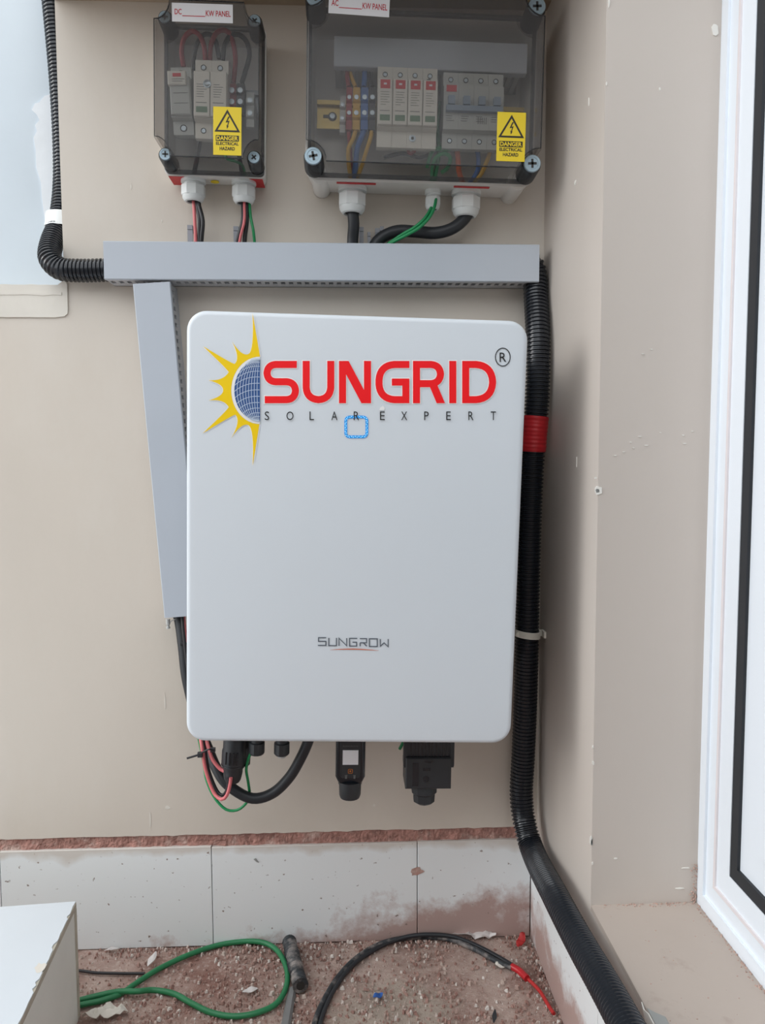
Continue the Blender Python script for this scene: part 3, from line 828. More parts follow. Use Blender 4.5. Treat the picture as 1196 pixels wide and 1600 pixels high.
# leaning vertical run
VA = R(-3.9)
vd = thing('wiring_duct', (-.2215, 0, .4865), VA, 'leaning grey vertical wiring duct left of the inverter', 'duct', 'grey wiring ducts on the wall')
VH, VW = .4345, .0475
b = MB(); b.box((-VW/2+.001, -.0005, 0), (VW/2-.001, -.0025, VH)); b.build('back_plate', 'duct_inner', vd)
for sgn in (1, -1):
    b = MB(); slotted_wall(b, VH, -.0005, -.042, .0016)
    b.xf(Matrix.Rotation(R(-90), 4, 'Y'))          # x -> z
    b.move((sgn*(VW/2-.0016)+(0 if sgn < 0 else -.0016)+.0008*0, 0, 0))
    b.build('slotted_side', 'duct_inner', vd, 0)
b = MB(); b.loft([[(x, y, z) for x, y in [(-VW/2,-.0400),(-VW/2,-HD+.001),(-VW/2+.001,-HD),(VW/2-.001,-HD),(VW/2,-HD+.001),(VW/2,-.0400),(VW/2-.0008,-.0400),(VW/2-.0008,-HD+.0022),(-VW/2+.0008,-HD+.0022),(-VW/2+.0008,-.0400)]] for z in (0, VH)])
b.build('duct_lid', 'duct_grey', vd, 30)
# rivet hanging from its lower end
p = at(262, 966, Y=-.03)
b = MB(); b.lathe([(.0028, .003), (.0028, -.0045), (.0018, -.005), (.0018, -.007), (.0026, -.0075), (.0026, -.0100)], 'z', (p.x+.0005, p.y, p.z-.004), 12)
b.tube(spline([p+Vector((.003,.0,-.006)), p+Vector((.006,0,-.003)), p+Vector((.012,0,-.0015))], .002), .0007, 6)
tag(b.build('duct_rivet', 'grey_plastic', origin=p), 'small grey plastic rivet under the vertical duct end', 'rivet')

# ------------------------------------------------------------------ corrugated conduits
def corrugated(name, pts, r, mat, label, amp=.0021, pitch=.0051, n=22, group=None):
    dense = spline(pts, pitch/4)
    rad = [r-amp if (i % 4) in (0, 1) else r for i in range(len(dense))]
    o = MB().tube(dense, r, n, rad).build(name, mat, None, 35, origin=dense[0])
    tag(o, label, 'conduit', group)
    return o, dense
ptsR = [Vector((.226,-.0235,.9560)), Vector((.2430,-.0235,.9530)), Vector((.2500,-.0240,.9380)), Vector((.2505,-.0290,.9080)), at(841,530,Y=-.046), at(840,620,Y=-.050), at(834,690,Y=-.050), at(829,780,Y=-.045), at(826,880,Y=-.036), at(824,985,Y=-.030), at(822,1080,Y=-.026), at(818,1180,Y=-.024), at(815,1240,Y=-.028), at(820,1285,Y=-.040)]
ptsR += [at(835,1335,Y=-.075), at(868,1400,X=.2415), at(905,1470,X=.2425), at(945,1540,X=.243), at(978,1600,X=.243), at(1040,1718,X=.243), at(1130,1890,X=.243)]
cr, dn = corrugated('corrugated_conduit', ptsR, .0163, 'black_conduit', 'thick black corrugated conduit running down the wall corner right of inverter', group='black corrugated conduits')
# red tape wound round it
zt, zb = at(836,650,Y=-.05).z, at(834,706,Y=-.05).z
seg = [p for p in dn if zb <= p.z <= zt]
rad = [.0170+.0006*noise.noise(Vector((0, 0, p.z*180)))+(.0004 if i % 4 > 1 else 0) for i, p in enumerate(seg)]
MB().tube([p-cr.location for p in seg], .017, 24, rad).build('red_tape', 'red_tape', cr, 60)
ptsL = [Vector((-.408,.060,1.42)), Vector((-.4005,.060,1.32)), Vector((-.3945,.060,1.22)), Vector((-.3925,.060,1.13)), Vector((-.3930,.056,1.07)), Vector((-.3945,.040,1.02)), Vector((-.3955,.012,.985)), Vector((-.3900,-.012,.958)), Vector((-.3740,-.0210,.9425)), Vector((-.350,-.0222,.9400)), Vector((-.325,-.0222,.9405)), Vector((-.302,-.0222,.9415))]
cl, dl = corrugated('corrugated_conduit', ptsL, .0150, 'black_conduit', 'black corrugated conduit bending from pale recess into horizontal duct', group='black corrugated conduits')
# saddle clip on the left conduit
c = min(dl, key=lambda p: abs(p.z-at(91, 346, Y=.05).z)); b = MB()
z0, z1 = c.z-.0115, c.z+.0095
ri, ro = .0166, .0182
L1 = [R(80+255*i/18) for i in range(19)]
def cl_loop(z, k): return [(c.x+ro*math.cos(a), c.y+k+ro*math.sin(a), z) for a in L1]+[(c.x+ri*math.cos(a), c.y+k+ri*math.sin(a), z) for a in L1[::-1]]
b.loft([cl_loop(z0, -.006), cl_loop(z1, .002)])
b.box((c.x-.030, .0848, z0), (c.x-.015, .0828, z1)); b.box((c.x-.0205, .0848, z0), (c.x-.0180, c.y, z1))
tag(b.build('pipe_clip', 'clip_white', origin=(c.x,.0848,z0)), 'white saddle clip holding conduit at recess edge', 'clip')
# beige strap on the right conduit
c = min(dn, key=lambda p: abs(p.z-at(824,989,Y=-.03).z))
b = MB(); ri, ro = .0166, .0182
L1 = [R(150+240*i/18) for i in range(19)]
def st_loop(z, tilt): return [(c.x+ro*math.cos(a), c.y+ro*math.sin(a), z-tilt*math.cos(a)*.002) for a in L1]+[(c.x+ri*math.cos(a), c.y+ri*math.sin(a), z-tilt*math.cos(a)*.002) for a in L1[::-1]]
b.loft([st_loop(c.z-.0045, 1), st_loop(c.z+.0045, 1)])
b.box((c.x+.0135, c.y+.004, c.z-.0050), (XR-.002, c.y+.0065, c.z+.0035)); b.box((XR-.0035, c.y+.008, c.z-.005), (XR-.0005, c.y-.010, c.z+.0035))
b.disc_y((c.x-.0145, c.z+.001), .0035, c.y-.006, .006, 12)
sc_ = b.build('pipe_clip', 'clip_beige', origin=(XR, c.y, c.z)); tag(sc_, 'beige strap clip around right conduit at inverter edge', 'clip')
p = Vector((XR-.0045, c.y, c.z)) 
b = MB(); b.lathe([(.0022, 0), (.0022, -.002)], 'y', (-.0085, -.004+.0035*0+.0045, -.0008), 12); b.build('screw', 'hole_dark', sc_)

# ------------------------------------------------------------------ enclosures
def cross_screw(parent, x, z, y, r, mat='screw_blue', a=0):
    s_ = MB().lathe([(r*.96, y+.004), (r, y+.0005), (r*.93, y-.0006), (r*.70, y-.0006), (r*.66, y-.0001), (.0004, y-.0002)], 'y', (x, 0, z), 22).build('screw', mat, parent)
    b = MB()
    for k in (0, 90):
        c_, s2 = math.cos(R(a+k)), math.sin(R(a+k)); l_, w_ = r*.5, r*.13
        pts = [(x+c_*u-s2*v, z+s2*u+c_*v) for u, v in ((-l_,-w_),(l_,-w_),(l_,w_),(-l_,w_))]
        b.prism_y(pts, y, y-.0006)
    b.build('cross_slot', 'hole_dark', s_, 0)
    return s_

def gland(parent, x, y, z, r, hnut):
    """pale cable gland screwed into the underside: flange, hex nut, dome"""
    g = MB().lathe([(r*1.06, z+.002), (r*1.06, z-.0035), (r*.80, z-.004), (r*.80, z-.008)], 'z', (x, y, 0), 22).build('cable_gland', 'gland_white', parent, 30)
    b = MB().lathe([(r*.97, z-.0065), (r*1.04, z-.0075), (r*1.04, z-.0075-hnut), (r*.98, z-.0085-hnut)], 'z', (x, y, 0), 8); b.build('hex_nut', 'gland_white', g, 20)
    zb = z-.0085-hnut
    b = MB().lathe([(r*.94, zb+.0005), (r*.92, zb-r*.18), (r*.76, zb-r*.42), (r*.62, zb-r*.48), (r*.55, zb-r*.40), (r*.55, zb)], 'z', (x, y, 0), 24); b.build('dome_nut', 'gland_white', g, 30)
    b = MB().lathe([(r*.56, zb-r*.38), (r*.56, zb)], 'z', (x, y, 0), 20); b.build('rubber_seal', 'black_gasket', g)
    return g

def danger_label(parent, cx, cz, w, h, y):
    o = MB().bbox((cx-w/2, y, cz-h/2), (cx+w/2, y-.0003, cz+h/2), .00005).build('warning_label', 'label_yellow', parent, 0)
    o['label'] = 'yellow danger electrical hazard label'
    yy = y-.0005
    b = MB()
    tri = [Vector((cx-w*.40, cz+h*.0)), Vector((cx+w*.40, cz+h*.0)), Vector((cx, cz+h*.41))]
    for q in stroke(tri, w*.062, True): b.add([(p.x, yy, p.y) for p in q], [(0,1,2,3)])
    bolt = [(.035,.30),(.09,.30),(.005,.205),(.085,.215),(.02,.105),(.055,.112),(-.015,.045),(-.035,.13),(-.008,.115),(.03,.185),(-.07,.175)]
    pl = [(cx+p[0]*w*.9, cz+p[1]*h) for p in bolt]
    b.prism_y(pl, y-.0002, yy)
    b.build('triangle_sign', 'label_black', o, 0)
    MB().prism_y([(cx-w*.41,cz-h*.21),(cx+w*.41,cz-h*.21),(cx+w*.41,cz-h*.09),(cx-w*.41,cz-h*.09)], y-.0002, yy).build('danger_block', 'label_black', o, 0)
    b = MB(); text(b, 'DANGER', cx-w*.38, cz-h*.195, w*.76, h*.09, yy-.0002, .03); b.build('danger_lettering', 'label_yellow', o, 0)
    b = MB(); text(b, 'ELECTRICAL', cx-w*.40, cz-h*.295, w*.80, h*.068, yy, .03); text(b, 'HAZARD', cx-w*.27, cz-h*.40, w*.54, h*.072, yy, .03)
    b.build('hazard_lettering', 'label_black', o, 0)
    return o

def panel_label(parent, word, pts, y, tilt=0):
    """white strip 'DC____KW PANEL'; pts = (cx, cz, w, h)"""
    cx, cz, w, h = pts
    M = Matrix.Translation((cx, 0, cz)) @ Matrix.Rotation(tilt, 4, 'Y')
    o = MB().box((-w/2, y, -h/2), (w/2, y-.0003, h/2)).xf(M).build('panel_label', 'label_white', parent, 0)
    b = MB(); yy = y-.0005; s_ = w/96
    text(b, word, -w*.455, -h*.12, w*.115, h*.30, yy, .012)
    text(b, 'KW PANEL', w*.055, -h*.17, w*.41, h*.31, yy, .012)
    b.box((-w*.33, yy+.0001, -h*.205), (w*.045, yy, -h*.165))
    b.xf(M).build('label_lettering', 'label_red', o, 0)
    return o

def shell(outer, inner, yb, yf, t):
    """hollow lid: side walls and front panel with real thickness; outer/inner outlines (x,z)"""
    b = MB()
    b.loft([loopy(outer, yb), loopy(outer, yf+.003), loopy([(p[0]*.988+q[0]*.012, p[1]*.988+q[1]*.012) for p, q in zip(outer, [(0, .095)]*len(outer))], yf)], cap0=False, cap1=True)
    b.loft([loopy(inner, yf+t), loopy(inner, yb)], cap0=True, cap1=False)
    n = len(outer); k = len(b.v)
    b.v += [Vector((p[0], yb, p[1])) for p in outer]+[Vector((p[0], yb, p[1])) for p in inner]
    for i in range(n):
        j = (i+1) % n; b.f.append((k+i, k+j, k+n+j, k+n+i))
    return b

def notched(w, h, cw, chh, rr_, z0):
    """rectangle whose four corners are scooped out for the screws; origin bottom centre"""
    pts = []
    def corner(cx, cz, sx_, sz_):
        # from vertical side to horizontal side, concave arc
        seq = []
        for i in range(7):
            a = R(90*i/6)
            seq.append((cx-sx_*cw*math.cos(a)*1.0, cz-sz_*chh*math.sin(a)))
        return seq
    br_ = [(w/2-cw*math.sin(R(90*i/6)) if False else 0, 0) for i in range(0)]
    # ccw from bottom left going right
    def arc(cx, cz, a0, a1): return [(cx+cw*math.cos(R(a0+(a1-a0)*i/6)), cz+chh*math.sin(R(a0+(a1-a0)*i/6))) for i in range(7)]
    pts += arc(-w/2, z0, 90, 0)
    pts += arc(w/2, z0, 180, 90)
    pts += arc(w/2, z0+h, 270, 180)
    pts += arc(-w/2, z0+h, 360, 270)
    return pts

def base_tray(W, H, D, t, r, parent, mat, taper=.003):
    b = MB()
    b.loft([loopy(rrect(W-2*taper, H-2*taper, r, 4, 0, H/2), -.001), loopy(rrect(W, H, r, 4, 0, H/2), -D), loopy(rrect(W-2*t, H-2*t, max(.001, r-t), 4, 0, H/2), -D), loopy(rrect(W-2*t-2*taper, H-2*t-2*taper, max(.001, r-t), 4, 0, H/2), -.004)])
    return b.build('base_tray', mat, parent, 30)

# ---- DC box
DT = R(1.2)
dc = thing('junction_box', (-.1685, 0, 1.0550), DT, 'smaller smoky-lidded DC junction box with two pale glands', 'junction box')
DW, DH = .128, .184
base_tray(DW, DH, .038, .003, .006, dc, 'box_white')
out = notched(DW-.002, DH-.002, .0185, .0230, 0, .001)
inn = [(p[0]*.965, .001+(DH-.002)/2+(p[1]-.001-(DH-.002)/2)*.975) for p in out]
lid = shell(out, inn, -.044, -.100, .0022).build('clear_lid', 'smoky_lid', dc, 30)
lid['label'] = 'smoky clear lid'
# flange of the lid
b = MB(); o1 = rrect(DW-.003, DH-.003, .005, 4, 0, DH/2); i1 = rrect(DW-.010, DH-.010, .003, 4, 0, DH/2)
b.loft([loopy(i1, -.0385), loopy(o1, -.0385), loopy(o1, -.046), loopy(i1, -.046), loopy(i1, -.0385)], False, False)
b.build('lid_flange', 'smoky_edge', dc, 30)
# dark outline of the front edge: the thick moulded rim seen edge-on
def rim(outl, y0, y1, t, parent):
    n = len(outl); ins = []
    cx = 0; cz = sum(p[1] for p in outl)/n
    for i in range(n):
        a = Vector(outl[i-1]); c = Vector(outl[(i+1) % n]); d = (c-a).normalized(); ins.append((outl[i][0]-d.y*t, outl[i][1]+d.x*t))
    b = MB(); b.loft([loopy(ins, y0), loopy(outl, y0), loopy(outl, y1), loopy(ins, y1), loopy(ins, y0)], False, False)
    return b.build('lid_rim', 'smoky_rim', parent, 30)
rim(notched(DW-.0035, DH-.0035, .0185, .0230, 0, .00175), -.0972, -.0990, .0008, dc)
for (sx_, zc) in ((-1, .0115), (1, .0115), (-1, DH-.0115), (1, DH-.0115)):
    x = sx_*(DW/2-.0100)
    MB().lathe([(.0098, -.044), (.0092, -.074), (.0080, -.0765), (.0080, -.0770)], 'y', (x, 0, zc), 18).build('screw_boss', 'smoky_boss', dc)
    cross_screw(dc, x, zc, -.0780, .0072, a=20+sx_*20)
for gx in (302, 381):
    q = loc_in(dc, at(gx, 291, Y=-.024)); gland(dc, q.x, -.0225, .0, .0150, .0120)
for sx_ in (-1, 1):
    MB().prism_y([(sx_*.040,.0),(sx_*.060,.0),(sx_*.060,-.0002),(sx_*.040,-.0002)], -.004, -.036).move((0,0,-.0001)).build('corner_sticker', 'sticker_red', dc, 0)
p = loc_in(dc, at(336, 283, Y=-.02)); b = MB(); b.lathe([(.0055, 0), (.0055, -.0004)], 'z', (p.x, -.02, 0), 18); b.build('round_sticker', 'label_yellow', dc, 0)
a, c2 = loc_in(dc, at(355.5, 205, Y=-.1002)), None
danger_label(dc, a.x, a.z, .0336, .0560, -.1002)
a = loc_in(dc, at(316.5, 20.5, Y=-.1002)); panel_label(dc, 'DC', (a.x, a.z, .0715, .0212), -.1002, R(-.6))

# ---- AC box
AT = R(1.2)
ac = thing('junction_box', (.0925, 0, 1.0425), AT, 'large smoky-lidded AC junction box in the top right', 'junction box')
AW, AH = .290, .208
base_tray(AW, AH, .060, .0035, .014, ac, 'box_white', .005)
out = notched(AW-.006, AH-.006, .024, .024, 0, .003)
inn = [(p[0]*.982, .003+(AH-.006)/2+(p[1]-.003-(AH-.006)/2)*.975) for p in out]
lid = shell(out, inn, -.066, -.115, .0025).build('clear_lid', 'smoky_lid', ac, 30); lid['label'] = 'smoky clear lid'
b = MB(); o1 = rrect(AW-.006, AH-.006, .012, 6, 0, AH/2); i1 = rrect(AW-.014, AH-.014, .008, 6, 0, AH/2)
b.loft([loopy(i1, -.0608), loopy(o1, -.0608), loopy(o1, -.0670), loopy(i1, -.0670), loopy(i1, -.0608)], False, False)
b.build('lid_flange', 'smoky_edge', ac, 30)
rim(notched(AW-.0075, AH-.0075, .024, .024, 0, .00375), -.1122, -.1142, .0009, ac)
for (sx_, zc) in ((-1, .0125), (1, .0125), (-1, AH-.0125), (1, AH-.0125)):
    x = sx_*(AW/2-.0120)
    MB().lathe([(.0125, -.067), (.0118, -.100), (.0105, -.1030), (.0105, -.1035)], 'y', (x, 0, zc), 22).build('screw_boss', 'smoky_boss', ac)
    cross_screw(ac, x, zc, -.1055, .0105, a=12 if sx_ < 0 else 3)
for sx_ in (-1, 1):       # corner columns on the underside of the tray
    b = MB(); b.lathe([(.012, -.001), (.0125, -.058)], 'y', (sx_*(AW/2-.019), 0, .0088), 18); b.build('corner_column', 'box_white', ac)
for gx, r_, hn in ((551, .0178, .0145), (677, .0098, .0098), (729, .0182, .0140)):
    q = loc_in(ac, at(gx, 294, Y=-.03)); gland(ac, q.x, -.030, .0, r_, hn)
for gx, wd in ((557, .050), (737, .046)):
    q = loc_in(ac, at(gx, 282, Y=-.05)); MB().box((q.x-wd/2, -.050, -.0001), (q.x+wd/2, -.056, -.0004)).build('edge_sticker', 'sticker_red', ac, 0)
a = loc_in(ac, at(799, 214, Y=-.1153)); danger_label(ac, a.x, a.z, .0345, .0570, -.1153)
a = loc_in(ac, at(561.5, 8.5, Y=-.1153)); panel_label(ac, 'AC', (a.x, a.z, .0715, .0222), -.1153, R(1.6))

# ------------------------------------------------------------------ devices in the boxes
def terminal(b, x, z, y, r=.0026): b.lathe([(r, y+.001), (r, y-.0003), (r*.86, y-.0003), (r*.8, y+.0002)], 'y', (x, 0, z), 14)
def module(name, px0, px1, py0, py1, yf, poles, ry, label, style):
    a = at(px0, py1, Y=yf); c = at(px1, py0, Y=yf); w = c.x-a.x; hh = c.z-a.z
    t = thing(name, ((a.x+c.x)/2, yf, a.z), ry, label, {'spd': 'surge protector', 'mcb': 'breaker', 'fuse': 'fuse holder'}[style])
    mat = 'device_grey' if style != 'spd' else 'device_white'
    back = .052 if yf < -.07 else .04
    pw = w/poles
    for k in range(poles):
        x0 = -w/2+k*pw+.0001; x1 = x0+pw-.0002
        prof = [(back, .012), (.016, .0), (.009, .0), (.009, hh*.20), (.001, hh*.22), (.001, hh*.80), (.009, hh*.82), (.009, hh), (.016, hh), (back, hh-.012)]
        MB().prism_x([(p[0], p[1]) for p in prof], x0, x1).build('pole_body', mat, t, 20)
        xc = (x0+x1)/2
        for zf in (.905, .10):
            if style == 'spd' and zf < .5 and poles == 4: continue
            s_ = MB(); terminal(s_, xc, hh*zf, .0088, pw*.17); s_.build('terminal_screw', 'hole_dark', t)
            MB().lathe([(pw*.12, .0088), (pw*.12, .0084)], 'y', (xc, 0, hh*zf), 12).build('screw_head', 'steel', t)
        if style == 'spd':
            cz0, cz1 = hh*.235, hh*.80
            cart = MB().bbox((x0+.0004, .002, cz0), (x1-.0004, -.0035, cz1), .0006).build('cartridge', 'device_white', t, 20)
            if poles == 4: MB().box((xc-pw*.32, -.0034, cz0+(cz1-cz0)*.78), (xc+pw*.32, -.0038, cz0+(cz1-cz0)*.97)).build('red_label', 'device_red', cart, 0)
            b = MB()
            if poles == 4:
                b.box((xc-pw*.10, -.0036, cz0+(cz1-cz0)*.86), (xc+pw*.10, -.0040, cz0+(cz1-cz0)*.90)); b.build('label_print', 'label_white', cart, 0); b = MB()
            for j in range(6):
                zl = cz0+(cz1-cz0)*(.70-.055*j); wl = pw*random.uniform(.16, .30); b.box((xc-pw*.30, -.0034, zl), (xc-pw*.30+wl*2, -.0037, zl+hh*.006))
            b.box((xc-pw*.34, -.0034, cz0+(cz1-cz0)*.29), (xc+pw*.3, -.0037, cz0+(cz1-cz0)*.305))
            b.build('fine_print', 'device_print', cart, 0)
            MB().box((xc-pw*.33, -.0034, cz0+(cz1-cz0)*.08), (xc+pw*.33, -.0038, cz0+(cz1-cz0)*.21)).build('status_window', 'device_green', cart, 0)
        if style == 'mcb':
            zt = hh*.50
            MB().box((xc-pw*.22, .002, zt+.002), (xc+pw*.22, -.0065, zt+hh*.13)).build('toggle', 'toggle_blue', t, 0)
            b = MB(); 
            for j in range(3): b.box((xc-pw*.32, .0011, hh*(.33+.03*j)), (xc+pw*.2*random.random(), .0006, hh*(.336+.03*j)))
            b.build('fine_print', 'device_print', t, 0)
    return t, w, hh, pw
sp, w, hh, pw = module('surge_protector', 589, 683, 101, 226, -.078, 4, AT, 'cream four-pole surge protector with red labels and green windows', 'spd')
b = MB(); b.lathe([(.0042, .009), (.0042, .008), (.0022, .0078)], 'y', (w*.10, 0, hh*.12), 16); b.build('earth_screw', 'steel', sp)
MB().lathe([(.0019, .0082), (.0019, .0074)], 'y', (w*.10, 0, hh*.12), 12).build('earth_screw_slot', 'hole_dark', sp)
b = MB(); b.lathe([(.0042, .0082), (.0042, .0070), (.0012, .0066)], 'y', (w*.355, 0, hh*.82), 14); b.build('loose_screw', 'hole_dark', sp)
mc, w, hh, pw = module('circuit_breaker', 692, 787, 110, 228, -.076, 4, AT, 'grey four-pole circuit breaker with blue linked toggles', 'mcb')
MB().box((-w/2+.003, .0015, hh*.44), (w/2-.003, -.0055, hh*.51)).build('toggle_bar', 'toggle_blue', mc, 0)
MB().box((-w/2+pw*.18, .0012, hh*.71), (-w/2+pw*.85, .0004, hh*.795)).build('red_label', 'device_red', mc, 0)
b = MB()
for j in range(5): b.box((-w/2+pw*2.3+j*.0025, .0012, hh*.30), (-w/2+pw*2.3+j*.0025+.0008, .0005, hh*.385))
b.build('vent_slots', 'device_print', mc, 0)
s2, w, hh, pw = module('surge_protector', 303, 353, 89, 212, -.078, 2, DT, 'cream two-pole surge protector with round seal behind DC lid', 'spd')
b = MB(); b.lathe([(.0048, -.003), (.0048, -.0044), (.0036, -.0046), (.003, -.0042)], 'y', (-.0035, 0, hh*.64), 18); b.build('seal_button', 'steel', s2)
fu, w, hh, pw = module('fuse_holder', 269, 299, 100, 206, -.074, 1, R(-1.5), 'narrow grey fuse holder behind DC lid', 'fuse')
MB().bbox((-w/2+.0005, .002, hh*.24), (w/2-.0005, -.004, hh*.80), .0012).build('fuse_flap', 'device_grey', fu, 20)
MB().bbox((-w/2-.001, .0, hh*.66), (w/2-.004, -.0075, hh*.86), .001).build('flap_grip', 'device_white', fu, 20)
b = MB(); text(b, 'RB', -w*.22, hh*.78, w*.4, hh*.05, -.0078, .02)
b = MB(); b.box((-w*.28, -.0076, hh*.77), (w*.12, -.0079, hh*.82)); b.build('maker_mark', 'device_red', fu, 0)
b = MB()
for zf, ww in ((.73,.6), (.70,.5), (.55,.7), (.40,.7)): b.box((-w*.32, -.0041 if zf < .6 else -.0077, hh*zf), (-w*.32+w*ww, -.0044 if zf < .6 else -.0080, hh*zf+.0006))
b.build('fine_print', 'device_print', fu, 0)

# rails
def rail(px0, px1, py, y, mat, ry, label, hgt=.035, slot=None):
    a = at(px0, py, Y=y); c = at(px1, py, Y=y); t = thing('mounting_rail', (a.x, y, a.z-hgt/2), ry, label, 'rail', 'mounting rails in the boxes')
    L_ = c.x-a.x
    MB().prism_x([(0,0),(.001,0),(.001,.0045),(.0075,.0045),(.0075,hgt-.0045),(.001,hgt-.0045),(.001,hgt),(0,hgt),(0,hgt-.0055),(.0065,hgt-.0055),(.0065,.0055),(0,.0055)], 0, L_).build('rail_profile', mat, t, 20)
    if slot:
        MB().disc_y((slot+.006, hgt/2), .0058, .0066, .0006, 18).build('screw_hole', 'hole_dark', t)
        MB().box((slot-.006, .0066, hgt/2-.002), (slot+.005, .0058, hgt/2+.002)).build('rail_slot', 'hole_dark', t)
        MB().lathe([(.0040, .0062), (.0034, .0036), (.001, .0034)], 'y', (slot+.006, 0, hgt/2), 14).build('rail_screw', 'steel', t)
    return t
rail(495, 838, 178, -.0245, 'zinc_yellow', AT, 'yellow zinc mounting rail inside the AC box', .036, slot=.014)
rail(266, 404, 155, -.0245, 'rail_grey', DT, 'grey metal mounting rail inside the DC box', .030)

# duct inside AC box
a = at(522, 104, Y=-.066); c = at(824, 62, Y=-.066)
idt = thing('wiring_duct', (a.x, -.066, a.z+.001), AT, 'short dark grey wiring duct behind the AC box lid', 'duct')
L_ = c.x-a.x; hh = .036
MB().prism_x([(.012,0),(.001,0),(0,.001),(0,hh-.001),(.001,hh),(.012,hh),(.012,hh-.001),(.002,hh-.001),(.002,.001),(.012,.001)], 0, L_).build('duct_lid', 'duct_grey', idt, 30)
b = MB()
for i in range(int(L_/.0095)): b.box((.002+i*.0095, .012, .0012), (.002+i*.0095+.006, .060, .0024)); b.box((.002+i*.0095, .012, hh-.0024), (.002+i*.0095+.006, .060, hh-.0012))
b.box((.001, .058, .001), (L_-.001, .0605, hh-.001)); b.build('slotted_side', 'duct_inner', idt, 0)

# terminal blocks
def term_block(px0, px1, py0, py1, y, mat, label, ry, group, strip=True):
    a = at(px0, py1, Y=y); c = at(px1, py0, Y=y); w = c.x-a.x; hh = c.z-a.z
    t = thing('terminal_block', ((a.x+c.x)/2, y, a.z), ry, label, 'terminal', group)
    MB().prism_x([(.032,.008),(.010,0),(.004,.0),(.004,hh*.22),(0,hh*.26),(0,hh*.46),(.004,hh*.5),(.004,hh*.62),(0,hh*.66),(0,hh*.80),(.004,hh*.84),(.004,hh),(.010,hh),(.032,hh-.008)], -w/2+.0002, w/2-.0002).build('block_body', mat, t, 20)
    for zf in (.36, .73): MB().lathe([(w*.32, .001), (w*.32, -.0009), (w*.1, -.0011)], 'y', (0, 0, hh*zf), 12).build('clamp_screw', 'steel', t)
    return t
G = 'terminal blocks inside the AC box'
term_block(540.5, 550, 134, 200, -.070, 'red_wire', 'red terminal block, leftmost in the AC box', AT, G)
term_block(551, 562, 134, 200, -.070, 'yellow_wire', 'yellow terminal block between red and blue ones', AT, G)
term_block(563.5, 575, 134, 200, -.070, 'blue_wire', 'blue terminal block beside the yellow one', AT, G)
term_block(576, 587, 134, 200, -.070, 'black_wire', 'black terminal block beside the cream surge protector', AT, G)
G2 = 'terminal blocks inside the DC box'
term_block(355.5, 368, 128, 176, -.060, 'red_wire', 'red terminal block behind the DC warning label', DT, G2)
term_block(369, 381, 128, 176, -.060, 'black_wire', 'black terminal block behind the DC warning label', DT, G2)
term_block(530.5, 539.5, 148, 205, -.062, 'device_grey', 'grey end clamp left of the red terminal block', AT, 'end clamps')
term_block(384, 396, 142, 196, -.055, 'device_grey', 'grey end clamp right of black DC terminal', DT, 'end clamps')

# wires inside the DC box
def wire(pts, r, mat, label, group=None, n=8): return cable('wire', pts, r, mat, label, 'wire', group, n=n, step=.004)
GD = 'looped wires inside the DC box'
wire([(287,104,-.055),(284,80,-.060),(288,60,-.066),(299,49,-.070),(311,54,-.070),(319,72,-.066),(321,94,-.060)], .0030, 'red_wire', 'dark red wire looping from fuse holder to surge protector', GD)
wire([(304,150,-.040),(302,108,-.046),(306,74,-.052),(316,56,-.056),(328,54,-.058),(337,64,-.060),(343,92,-.060)], .0028, 'black_wire', 'black wire arching behind the left red loop', GD)
wire([(328,94,-.058),(330,70,-.064),(338,52,-.070),(350,47,-.070),(361,56,-.066),(368,90,-.058),(365,130,-.050)], .0030, 'red_wire', 'dark red wire looping down to the red DC terminal', GD)
wire([(348,94,-.058),(351,72,-.062),(360,56,-.066),(374,54,-.066),(386,66,-.062),(390,86,-.056),(384,110,-.050),(378,130,-.048)], .0030, 'black_wire', 'black wire looping down to the black DC terminal', GD)
wire([(300,212,-.045),(308,200,-.05),(312,220,-.048),(308,246,-.040),(303,275,-.028),(302,285,-.0225)], .0030, 'black_wire', 'black wire dropping to left gland inside DC box', GD)
wire([(384,285,-.0225),(380,260,-.035),(368,252,-.045),(355,248,-.048),(350,236,-.045)], .0018, 'green_wire', 'green earth wire curling at bottom of DC box', GD)
wire([(362,178,-.050),(368,215,-.045),(376,255,-.035),(380,285,-.0225)], .0028, 'black_wire', 'black wire dropping to right gland inside DC box', GD)
# wires inside the AC box
GA = 'coloured wires inside the AC box'
wire([(543,104,-.045),(543,120,-.055),(545,136,-.060)], .0028, 'red_wire', 'red wire rising above the red AC terminal', GA)
wire([(545,104,-.045),(550,122,-.055),(556,136,-.060)], .0026, 'yellow_wire', 'yellow wire rising above the yellow AC terminal', GA)
wire([(570,102,-.045),(570,120,-.058),(569,136,-.060)], .0034, 'blue_wire', 'blue wire rising above the blue AC terminal', GA)
wire([(574,103,-.045),(577,120,-.055),(582,136,-.060)], .0030, 'black_wire', 'black wire rising above the black AC terminal', GA)
wire([(545,198,-.060),(546,215,-.058),(548,240,-.050),(549,275,-.035),(549,290,-.03)], .0026, 'red_wire', 'red wire dropping from red AC terminal', GA)
wire([(557,198,-.060),(553,215,-.062),(545,232,-.058),(545,255,-.048),(549,285,-.033)], .0028, 'yellow_wire', 'yellow wire bending down from yellow AC terminal', GA)
wire([(570,198,-.060),(566,212,-.062),(559,230,-.058),(556,255,-.046),(553,285,-.033)], .0036, 'blue_wire', 'blue wire dropping from blue AC terminal', GA)
wire([(580,197,-.060),(580,212,-.062),(574,232,-.058),(566,258,-.046),(556,285,-.033)], .0026, 'yellow_wire', 'yellow wire dropping under black AC terminal', GA)
wire([(668,262,-.045),(674,240,-.055),(684,232,-.060),(700,234,-.060),(712,228,-.055),(722,222,-.050)], .0026, 'green_wire', 'green wire looping under breaker gap', GA)
